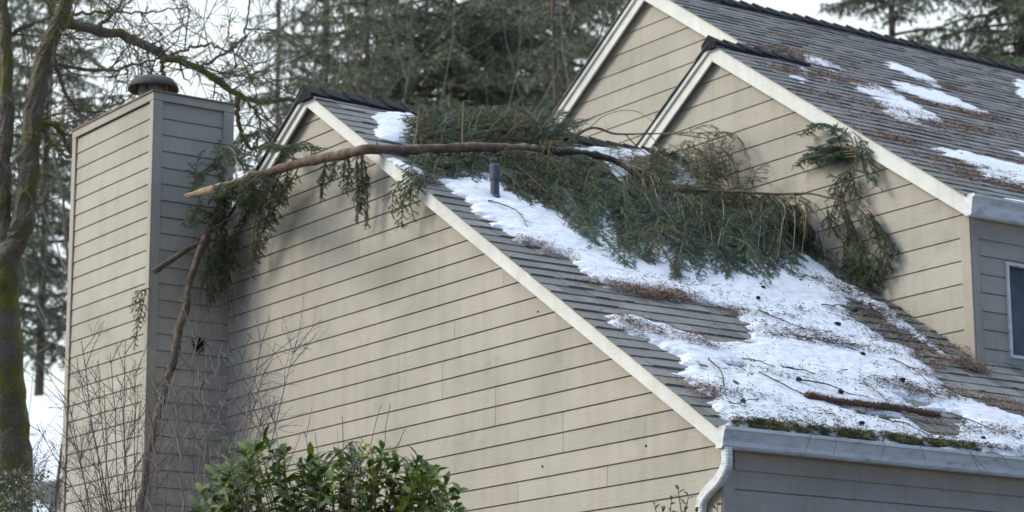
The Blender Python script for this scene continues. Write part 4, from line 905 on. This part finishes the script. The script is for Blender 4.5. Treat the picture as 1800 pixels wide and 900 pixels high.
# single twigs lying on snow
tw = [([(1240, 640), (1262, 668), (1272, 700), (1285, 720), (1310, 718), (1330, 712)], 'dark crooked twig near the left end of the gutter snow'), ([(1330, 665), (1370, 690), (1420, 705), (1460, 712)], 'thin long twig running down to the mossy stick'),
      ([(1370, 655), (1410, 665), (1440, 672)], 'short straight twig in the middle of the snow'), ([(1395, 678), (1450, 690), (1490, 700), (1535, 712)], 'dark twig just above the mossy stick'), ([(1512, 680), (1540, 705), (1570, 728), (1610, 752), (1650, 775)], 'pale bent twig crossing the mossy stick'),
      ([(1330, 555), (1380, 580), (1430, 592)], 'thin twig below the needle mass'), ([(1440, 545), (1480, 552), (1510, 562)], 'small twig in the snow beside the upper wall'), ([(1560, 640), (1600, 662), (1640, 690)], 'brown twig at the right border of the snow'), ([(1300, 640), (1330, 650), (1365, 655)], 'grey twig by the left snow border'),
      ([(1660, 735), (1700, 752), (1760, 770)], 'dark twig near the right end of the gutter snow'), ([(1540, 745), (1590, 760), (1640, 780)], 'thin green twig over the gutter moss'), ([(1390, 600), (1440, 612), (1500, 622)], 'dark lichen twig across the middle snow'), ([(1580, 735), (1620, 750), (1662, 772)], 'pale split twig under the mossy stick'), ([(855, 362), (905, 385), (925, 410)], 'slim twig on the narrow snow strip below the vent pipe')]
for i, (px, lab) in enumerate(tw):
    pale = 'pale' in lab; q = smooth_path([onk(x, y, KA) + NL * (.06 + .02 * math.sin(j * 2.)) for j, (x, y) in enumerate(px)], 16) + rng.normal(0, .004, (16, 3)); mb = MB(); mb.tube(q, list(np.linspace(.009 if pale else .007, .003, 16)), 5, rough=.1)
    for _ in range(4):
        j = rnd.randint(2, 13); d = unit(q[j + 1] - q[j] + np.array([rnd.uniform(-.8, .8), rnd.uniform(-.3, .3), 0])); d = unit(d - NL * (d @ NL) * .8); mb.tube([q[j], q[j] + d * .06, q[j] + d * rnd.uniform(.08, .14) + NL * .01], [.004, .003, .0015], 4)
    tag(mb.build('twig', M['twig_pale' if pale else 'bark']), lab, 'twig', 'twigs lying on the roof snow')
# cones
def cone(p, ax, L, R0):
    mb = MB(); ax = unit(ax); s_ = unit(np.cross(ax, [.2, .1, 1.])); u_ = np.cross(s_, ax)
    mb.tube([p + ax * L * f for f in np.linspace(0, 1, 7)], [R0 * g_ for g_ in (.3, .75, .9, .85, .7, .45, .12)], 8)
    for k in range(54):
        f = k / 54; a = k * 2.4; r = R0 * math.sin(math.pi * min(.95, .12 + f * .85)) * 1.0; c = p + ax * L * f + (s_ * math.cos(a) + u_ * math.sin(a)) * r * .7; o_ = (s_ * math.cos(a) + u_ * math.sin(a)); t_ = np.cross(o_, ax)
        mb.add([c - t_ * .007, c + t_ * .007, c + o_ * .009 - ax * .008 + t_ * .004, c + o_ * .009 - ax * .008 - t_ * .004], [(0, 1, 2, 3)], rnd.random())
    return mb.build('fir_cone', M['litter_dark'])
for px, py, L, R0, lab in ((1472, 698, .05, .018, 'round dark cone just above the mossy stick'), (1397, 677, .045, .018, 'dark cone at the left tip of a long twig'), (1722, 780, .045, .02, 'black round cone near the right end of the gutter'), (1494, 556, .07, .02, 'long dark cone in clean snow below the right needle clump'), (1464, 579, .07, .022, 'dark cone left of the long cone in the middle snow'),
                           (1327, 533, .04, .016, 'small black cone at the upper snow just under the needle mass'), (1336, 514, .05, .016, 'slim cone touching the lower edge of the needle mass'), (1507, 755, .05, .018, 'cone lying among the gutter moss'), (1510, 632, .06, .02, 'cone with needles near the middle of the snow'), (1580, 678, .05, .022, 'greenish cone in the snow towards the upper wall corner'), (1300, 716, .045, .018, 'dark cone on the crooked twig by the gutter end')):
    p = onk(px, py, KA) + NL * .058; cone_o = cone(p, np.array([rnd.uniform(-.3, .5), 1, rnd.uniform(-.2, .2)]) , L, R0); tag(cone_o, lab, 'cone', 'cones on the roof snow')
# dead leaves
for px, py, lab in ((1290, 684, 'curled reddish dead leaf on the snow near the gutter end'), (1640, 632, 'brown dead leaf at the snow border by the bare shingles'), (1700, 648, 'brown dead leaf against the foot of the upper wall'), (1233, 655, 'olive dead leaf at the left snow border')):
    c = onk(px, py, KA) + NL * .055; e1 = unit(np.array([.3, 1, -.2]) + rng.normal(0, .3, 3)); e2 = unit(np.cross(NL, e1)); mb = MB(); vs = []
    for i in range(6):
        f = i / 5; w_ = .022 * math.sin(math.pi * (f * .9 + .05)); l_ = (f - .5) * .075
        vs += [c + e1 * l_ - e2 * w_ + NL * (.012 + .006 * math.sin(f * 5)), c + e1 * l_ + NL * .0, c + e1 * l_ + e2 * w_ + NL * .014]
    mb.add(vs, [(i * 3 + k, i * 3 + k + 1, i * 3 + k + 4, i * 3 + k + 3) for i in range(5) for k in range(2)], .6)
    tag(mb.build('dead_leaf', M['litter'], smooth=True), lab, 'leaf')
# stray needles and twigs hanging over the gutter front
for px, lab in ((1425, 'thin twig hanging over the left part of the gutter'), (1470, 'thin hooked twig hanging below the gutter middle'), (1555, 'bent twig leaning over the gutter middle'), (1618, 'straight thin twig over the gutter front'), (1705, 'forked twig hanging over the right part of the gutter'), (1760, 'slanted twig over the gutter near the frame edge')):
    c = onx(px, np.interp(px, [1278, 1800], [753, 808]) - 2, XA + .20); mb = MB(); L = rnd.uniform(.12, .24); a = rnd.uniform(-.8, .8)
    mb.tube(smooth_path([c + np.array([-.07, 0, .02]), c + np.array([0, 0, .012]), c + np.array([.015, a * L * .5, -L * .45]), c + np.array([.012, a * L, -L])], 10), list(np.linspace(.003, .0015, 10)), 4)
    if 'forked' in lab: mb.tube([c + [0, 0, .01], c + np.array([.015, .12, -.10]), c + np.array([.012, .27, -.19])], [.003, .0025, .0015], 4)
    tag(mb.build('twig', M['twig']), lab, 'twig', 'twigs hanging over the gutter')
#==PART3==
# ------------------------------------------------------------------ trees behind
def grow(mb, p, v, L, r, depth, sides=4, bend=.18, kids=(3, 5), up=.12, minr=.004, nodul=0, dens=1):
    n = max(4, int(L / .22)) if depth else max(4, int(L / .12)); P = [np.array(p)]; v = unit(np.array(v, float)); st = L / n
    for i in range(n):
        v = unit(v + rng.normal(0, bend, 3) * (.5 + .5 * (i > 1)) + np.array([0, 0, up * st])); P.append(P[-1] + v * st)
    R_ = np.linspace(r, max(r * .35, minr), n + 1)
    if nodul: R_ = R_ * (1 + rng.uniform(0, nodul, n + 1) * (rng.random(n + 1) > .5))
    mb.tube(P, list(R_), sides, cap=False)
    if depth <= 0: return
    for k in range(int(rnd.randint(*kids) * dens)):
        f = rnd.uniform(.2, 1); i = min(int(f * n), n - 1); ax = unit(P[i + 1] - P[i]); q = unit(np.cross(ax, rng.normal(size=3)))
        grow(mb, P[i], ax * rnd.uniform(.5, 1) + q * rnd.uniform(.6, 1.1), L * rnd.uniform(.35, .6), R_[i] * .55, depth - 1, 3 if depth < 2 else sides, bend, kids, up, minr, nodul)
def twigs_along(mb, P, r, n_, L, depth=1, minr=.004, down=0, nod=.5):
    for k in range(n_):
        i = rnd.randint(1, len(P) - 2); ax = unit(P[i + 1] - P[i]); q = unit(np.cross(ax, rng.normal(size=3))); grow(mb, P[i], ax * .6 + q + np.array([0, 0, -down]), L * rnd.uniform(.4, 1.1), r * rnd.uniform(.7, 1.1), depth, 3, .22, (3, 6), .25, minr, nod)
# mossy big-leaf tree left of the chimney
DM = 30.5
def dp(px, d0=DM, dd=0): return [atd(x, y, d0 + dd * i / max(1, len(px) - 1)) for i, (x, y) in enumerate(px)]
mt_ = empty('mossy_tree', [*atd(12, 900, DM)[:2], ground_z(*atd(12, 900, DM)[:2]) - .2], 'bare mossy tree with thick trunk left of the chimney, one long limb reaching right', 'tree')
base = atd(12, 900, DM); gz = ground_z(base[0], base[1]) - .3
mb = MB(); P = smooth_path([np.array([base[0], base[1], gz])] + dp([(14, 1100), (14, 900), (16, 800), (10, 700), (6, 600), (6, 520), (14, 450), (32, 415)]), 40)
mb.tube(P, list(np.interp(np.linspace(0, 1, 40), [0, .3, .55, .7, .85, 1], [.36, .28, .25, .19, .17, .15]) * (1 + rng.uniform(-.05, .09, 40))), 16, rough=.09); mb.build('trunk', M['moss_bark'], mt_, smooth=True)
limbs = [([(30, 425), (42, 370), (50, 300), (56, 240), (66, 160), (80, 90), (100, 40), (122, -20), (135, -120), (150, -300)], .16, .05, 10), ([(12, 450), (4, 380), (6, 300), (10, 200), (10, 100), (8, 0), (12, -100), (20, -260)], .12, .05, 8),
         ([(92, 62), (110, 44), (150, 46), (200, 58), (240, 74), (290, 97), (340, 116), (380, 140), (420, 166), (450, 178), (500, 176), (548, 184), (600, 200)], .075, .02, 18), ([(50, 215), (75, 218), (95, 221), (112, 240), (125, 270), (150, 300)], .05, .02, 10),
         ([(78, 112), (110, 118), (150, 122), (200, 124), (240, 112), (292, 102), (330, 100)], .028, .010, 7), ([(92, 75), (100, 120), (118, 165), (140, 200), (165, 215)], .03, .01, 6), ([(60, 200), (90, 250), (130, 280), (190, 285), (230, 300)], .03, .01, 6),
         ([(282, 80), (284, 100), (286, 128), (288, 150)], .028, .03, 0), ([(10, 330), (-20, 260), (-60, 200)], .06, .03, 4), ([(20, 60), (60, 40), (100, 30)], .03, .02, 6), ([(350, 118), (400, 90), (430, 60), (440, 0), (450, -60)], .022, .008, 7), ([(300, 95), (360, 80), (420, 100), (480, 150)], .02, .008, 7),
         ([(415, 170), (420, 220), (440, 260), (470, 250), (520, 215)], .035, .012, 7), ([(430, 172), (455, 210), (450, 250), (420, 290)], .02, .008, 10), ([(230, 70), (250, 130), (245, 190)], .014, .006, 8), ([(170, 50), (210, 10), (240, -40)], .03, .01, 5), ([(110, 30), (180, 20), (260, 22), (330, 10)], .022, .008, 7)]
for px, r0, r1, nt_ in limbs:
    P = smooth_path(dp(px, DM, rnd.uniform(-.8, 1.2)), 34); P[1:-1] += rng.normal(0, .012, (32, 3)); mb = MB(); mb.tube(P, list(np.linspace(r0, r1, 34) * (1 + rng.uniform(-.06, .12, 34))), 9 if r0 > .05 else 6, rough=.1, cap=True)
    twigs_along(mb, P, min(.012, r0 * .5), nt_, 1.1, 2, .0048, down=.1); mb.build('limb', M['moss_bark'], mt_)
# conifers
def conifer(loc, H, r, z0, z1, n_b, bl, leaf='fir', dens=46, ln=.16, wd=.04, lean_=0, droop=.55, gaps=.0):
    """returns trunk and crown meshes' objects; foliage is built between z0 and z1 (fractions of the height)"""
    t = empty('conifer', loc, 'conifer', 'tree'); tm = MB(); P = [np.array([lean_ * f * H * .02, rnd.uniform(-.05, .05), f * H]) + np.array(loc) for f in np.linspace(0, 1, 14)]
    tm.tube(P, list(np.linspace(r, .03, 14)), 9, rough=.05); 
    tm.build('trunk', M['trunk'], t)
    bm = MB(); SA = []; SB = []
    for k in range(n_b):
        f = z0 + (z1 - z0) * (k + rnd.random()) / n_b
        if noise.noise(Vector((f * 9, loc[0], loc[1]))) < -.28 + gaps * .3 and rnd.random() < .75: continue
        a = k * 2.4 + rnd.uniform(-.5, .5); L = bl * (1 - f) ** .75 * rnd.uniform(.55, 1.15) + .4; o_ = P[0] + (P[-1] - P[0]) * f
        d = np.array([math.cos(a), math.sin(a), rnd.uniform(.0, .35)]); q = [o_]; n = 9; v = unit(d)
        for j in range(n):
            v = unit(v + np.array([0, 0, -droop * .12 * (1 if j < 6 else -.8)]) + rng.normal(0, .05, 3)); q.append(q[-1] + v * L / n)
        q = np.array(q); bm.tube(q, list(np.linspace(.05 * (1 - f) + .015, .008, n + 1)), 4, cap=False)
        m_ = int(L / .16)
        for j in range(m_):
            g_ = .18 + .82 * (j + rnd.random()) / m_; i = min(int(g_ * n), n - 1); oo = q[i]; ax = unit(q[i + 1] - q[i]); sd = unit(np.cross(ax, [0, 0, 1.])) * (1 if j % 2 else -1)
            l = L * .34 * (1.15 - g_) * rnd.uniform(.6, 1.3) + .15; vv = unit(ax * .7 + sd + rng.normal(0, .2, 3)); c = oo; pts = [c]
            for _ in range(4): vv = unit(vv + np.array([0, 0, -.22 * droop * 2]) + rng.normal(0, .08, 3)); c = c + vv * l / 4; pts.append(c)
            pts = np.array(pts); SA.append(pts[:-1]); SB.append(pts[1:])
        SA.append(q[2:-1]); SB.append(q[3:])
    bm.build('limb', M['trunk'], t)
    V, R = blades(np.vstack(SA), np.vstack(SB), dens, ln, wd, fwd=.6, droop=.35, flat=.8); R = np.clip(R * .5 + .5 * rnd.random(), 0, 1)
    tri_mesh('crown', V, R, M[leaf], t); return t
def tree_base(px, dist):
    d = ray(px, 600); p = d * (dist / (d @ FX)); return (p[0], p[1], ground_z(p[0], p[1]) - .2)
def zf(loc, py, H):  # height fraction seen at photo row py
    D_ = np.hypot(loc[0], loc[1]); z = D_ * math.tan(math.atan((450 - py) / FPX) + math.asin(FX[2])); return (z - loc[2]) / H
specs = [ # px, dist, H, branch length, n, labels
 (790, 52, 23, 4.3, 165, 'large dense dark fir rising behind the lower roof ridge, nearest of the middle conifers', 'fir', 1.0),
 (565, 60, 24, 3.0, 60, 'thin ragged fir with a visible reddish trunk behind the lower roof peak', 'fir', .5),
 (900, 64, 26, 4.2, 95, 'dark fir with sky gaps left of the rear gable roof', 'fir', .7),
 (1010, 56, 22, 3.6, 80, 'bushy fir partly hidden by the left rake board of the rear gable', 'fir', .8),
 (690, 74, 27, 3.0, 45, 'tall fir standing behind the bare saplings over the lower ridge', 'fir', .7),
 (1085, 72, 27, 3.2, 45, 'fir top directly behind the rear gable peak', 'fir', .7),
 (1590, 62, 22.5, 3.5, 125, 'broad olive fir standing behind the upper roof ridge', 'fir', .9),
 (1825, 58, 23, 4.0, 130, 'dark fir at the right picture edge behind the upper ridge', 'fir', 1.0),
 (70, 66, 17, 3.8, 130, 'dark conifer seen between the mossy trunk and the chimney', 'fir', 1.0),
 (640, 47, 12.5, 2.6, 60, 'small bluish fir just over the lower roof ridge', 'fir', .6),
 (980, 46, 11.6, 2.6, 70, 'young conifer behind the roof where the branch fell', 'fir', .8),
 (-20, 62, 18, 3.6, 80, 'conifer far left behind the mossy trunk', 'fir', .8),
 (480, 66, 15, 2.6, 50, 'slender fir right of the chimney', 'fir', .5)]
for px, dist, H, bl, n_b, lab, leaf, g_ in specs:
    loc = tree_base(px, dist); H = H + 0; z0 = max(.08, zf(loc, 620 if px < 130 else 330, H)); z1 = min(.99, zf(loc, -60, H)) if zf(loc, -60, H) < .99 else .99
    if z0 > .6: z0 = .3
    t_ = conifer(loc, H, .13, z0, z1, int(n_b * .74), bl, leaf, gaps=1 - g_); t_['label'] = lab; t_['group'] = 'conifers behind the house'
# bare saplings and twiggy trees behind the house
def bare_tree(px, dist, H, n_st, label, m_='bgtwig', depth=2, r=.04, lean=.3, kids=(3, 6)):
    loc = np.array(tree_base(px, dist)); t = empty('bare_tree', loc, label, 'tree', 'bare saplings behind the house')
    for k in range(n_st):
        mb = MB(); v = np.array([rnd.uniform(-lean, lean), rnd.uniform(-lean, lean), 1.]); grow(mb, loc + rng.normal(0, .12, 3) * [1, 1, 0], v, H * rnd.uniform(.75, 1.05), r * rnd.uniform(.7, 1.1), depth, 5, .06, kids, .1, .006); mb.build('stem', M[m_], t)
for px, d, H, n_, lab in ((520, 38, 12, 2, 'bare sapling clump right of the chimney top'), (600, 41, 13, 2, 'bare sapling clump over the lower roof peak'), (700, 44, 14, 2, 'pale bare stems in front of the large fir'), (770, 42, 13.5, 2, 'leaning bare stems right of the small bluish fir'),
                          (430, 36, 12, 2, 'bare twiggy tree just behind the chimney right side'), (850, 46, 13.5, 1, 'bare stems behind the middle of the fallen branch'), (330, 40, 13, 1, 'thin bare tree above the chimney'), (200, 42, 12.5, 1, 'thin bare tree behind the left side of the chimney'), (95, 38, 8.5, 4, 'bare brush between mossy trunk and chimney')):
    bare_tree(px, d, H, n_, lab)

# ------------------------------------------------------------------ shrubs in front
def shrub(name, root, tips, label, m_, r=.011, sub=5, depth=1):
    t = empty(name, root, label, 'shrub'); root = np.array(root)
    for tip in tips:
        mb = MB(); tip = np.array(tip); mid = root * .45 + tip * .55 + rng.normal(0, .10, 3); P = smooth_path([root + rng.normal(0, .05, 3) * [1, 1, 0], root * .75 + mid * .25 + rng.normal(0, .06, 3), mid, tip], 26)
        P[1:] += np.cumsum(rng.normal(0, .007, (25, 3)), 0); mb.tube(P, list(np.linspace(r, .003, 26)), 5, cap=False)
        for k in range(sub):
            i = rnd.randint(8, 24); ax = unit(P[i + 1] - P[i]); q = unit(np.cross(ax, rng.normal(size=3))); grow(mb, P[i], ax + q * .8, rnd.uniform(.2, .55), .0045, depth, 3, .12, (2, 5), .3, .002)
        mb.build('stem', M[m_], t)
    return t
tips = [atd(x, y, rnd.uniform(22.4, 23.6)) for x, y in ((150, 590), (165, 640), (190, 620), (215, 600), (235, 650), (205, 700), (130, 640), (120, 690), (180, 680), (250, 700), (280, 640), (300, 720), (230, 720), (150, 740), (95, 700), (70, 740))]
shrub('bare_shrub', atd(225, 1180, 23), tips, 'bare grey brown shrub in front of the beige chimney face', 'twig', sub=18)
tips = [atd(x, y, rnd.uniform(20.6, 22)) for x, y in ((370, 560), (400, 600), (430, 585), (460, 640), (350, 640), (330, 600), (390, 660), (440, 690), (475, 700), (310, 700), (360, 720), (470, 560), (520, 600), (420, 740), (480, 720), (300, 660))]
shrub('bare_shrub', atd(320, 1230, 21.5), tips, 'pale bare shrub in front of the shaded chimney side', 'twig_pale', sub=18)
tips = [atd(x, y, 19.5) for x, y in ((595, 730), (660, 720), (672, 710), (632, 770), (700, 750), (520, 745), (560, 760), (480, 700))]
shrub('bare_shrub', atd(560, 1200, 19.3), tips, 'few thin bare shoots rising behind the laurel bush', 'twig_pale', r=.006, sub=2, depth=0)
tips = [atd(x, y, rnd.uniform(24, 26)) for x, y in ((20, 780), (60, 800), (90, 810), (110, 800), (40, 820), (10, 800), (75, 780), (100, 840), (-10, 790))]
ls_ = shrub('bare_shrub', atd(50, 1150, 25), tips, 'brown lichen covered brush at the lower left corner', 'twig', sub=10, depth=2)
V = []; R = []
for k in range(800):
    c = atd(rnd.gauss(30, 30), rnd.uniform(825, 940), rnd.uniform(24.4, 25.6)); d = unit(rng.normal(size=3)) * .045; s_ = unit(np.cross(d, rng.normal(size=3))) * .016
    V += [c - s_ * .3, c + d * .5 - s_, c + d, c + d * .5 + s_]; R.append(rnd.random())
tri_mesh('leaves', np.array(V), np.array(R), M['frond'], ls_, 4)
# glossy evergreen laurel in the foreground
def leaf(mb, p, d, nrm, L, W, c):
    d = unit(d); s_ = unit(np.cross(d, nrm)); n = unit(np.cross(s_, d)); vs = [p]; prof = ((.18, .6), (.42, 1), (.68, .82), (.88, .36))
    for f, w_ in prof:
        b_ = p + d * L * f - n * (f * f) * L * .22
        vs += [b_ - s_ * W * w_ + n * W * .28 * w_, b_, b_ + s_ * W * w_ + n * W * .28 * w_]
    vs.append(p + d * L - n * L * .24)
    fs = [(0, 1, 2), (0, 2, 3)] + [(1 + 3 * i + k, 4 + 3 * i + k, 5 + 3 * i + k, 2 + 3 * i + k) for i in range(3) for k in range(2)] + [(10, 13, 11), (11, 13, 12)]
    mb.add(vs, fs, c)
def laurel(tips, root, label, nleaf=12, LL=.13):
    t = empty('laurel_bush', root, label, 'bush'); root = np.array(root); wm = MB(); lm = MB()
    for tip in tips:
        tip = np.array(tip); mid = root * .35 + tip * .65 + rng.normal(0, .08, 3); P = smooth_path([root, mid - [0, 0, .05], tip], 18); wm.tube(P, list(np.linspace(.012, .003, 18)), 5, cap=False); tone = rnd.gauss(.45, .22)
        for k in range(nleaf):
            f = 1 - (k / nleaf) ** 1.2 * .42; x = f * 17; i = min(int(x), 16); o_ = P[i] + (P[i + 1] - P[i]) * (x - i); ax = unit(P[i + 1] - P[i]); a = k * 2.4 + rnd.uniform(-.4, .4); q = unit(np.cross(ax, [0.3, .2, 1.])); q2 = np.cross(q, ax)
            out = q * math.cos(a) + q2 * math.sin(a); leaf(lm, o_, ax * (.9 if k < 3 else .45) + out + rng.normal(0, .15, 3), ax + np.array([0, 0, .5]) + rng.normal(0, .35, 3), LL * rnd.uniform(.5, 1.2), LL * .19 * rnd.uniform(.85, 1.2), min(1, max(0, tone + rnd.gauss(0, .12))))
    wm.build('stems', M['twig_olive'], t); lm.build('leaves', M['laurel'], t, smooth=True); return t
out_x = [335, 365, 395, 420, 440, 462, 500, 540, 580, 610, 640, 665, 690, 720, 760, 780, 800, 812]; out_y = [880, 840, 800, 790, 780, 762, 785, 790, 790, 782, 800, 782, 800, 812, 812, 845, 862, 870]
tips = []
for k in range(165):
    x = rnd.uniform(340, 800); top = np.interp(x, out_x, out_y); y = top + 8 + abs(rnd.gauss(0, 1)) * 62; tips.append(atd(x, min(y, 1010), rnd.uniform(17.6, 18.9)))
tips += [atd(x, y, 18) for x, y in ((463, 768), (458, 790), (672, 790), (642, 782), (655, 792), (720, 818), (735, 805), (770, 832), (808, 862), (795, 870), (400, 800), (500, 790), (430, 790), (785, 850), (345, 890))]
laurel(tips, atd(570, 1300, 18.2), 'glossy green laurel bush at the bottom centre before the beige wall')
laurel([atd(x, y, 18.6) for x, y in ((1192, 862), (1180, 880), (1205, 888), (1150, 888), (1165, 895), (1225, 895), (1190, 905), (1262, 882), (1210, 872))], atd(1195, 1250, 18.6), 'few small laurel shoots at the foot of the downspout', 7, .075)
# fallen blue green sprig resting in the laurel
fs_ = empty('fallen_sprig', atd(600, 800, 17.7), 'soft blue green conifer sprig caught on top of the laurel bush', 'fallen sprig')
mb = MB(); mb.tube(dp([(575, 818), (590, 800), (608, 786), (620, 775)], 17.6), [.006, .007, .006, .004], 6); mb.build('twig', M['bark'], fs_)
for px in ([(608, 788), (622, 790), (632, 810), (636, 835)], [(600, 795), (615, 800), (625, 825)], [(600, 790), (580, 795), (572, 810)], [(612, 784), (622, 776), (632, 790)]):
    s = Spray(); s.bough(dp(px, 17.6), spread=.1, sec=.03, droop=.8, ter=.03, terl=.05, r0=.003, bare=.05); s.make(fs_, M['twig_olive'], M['needle_blue'], ln=.022, wd=.0035)
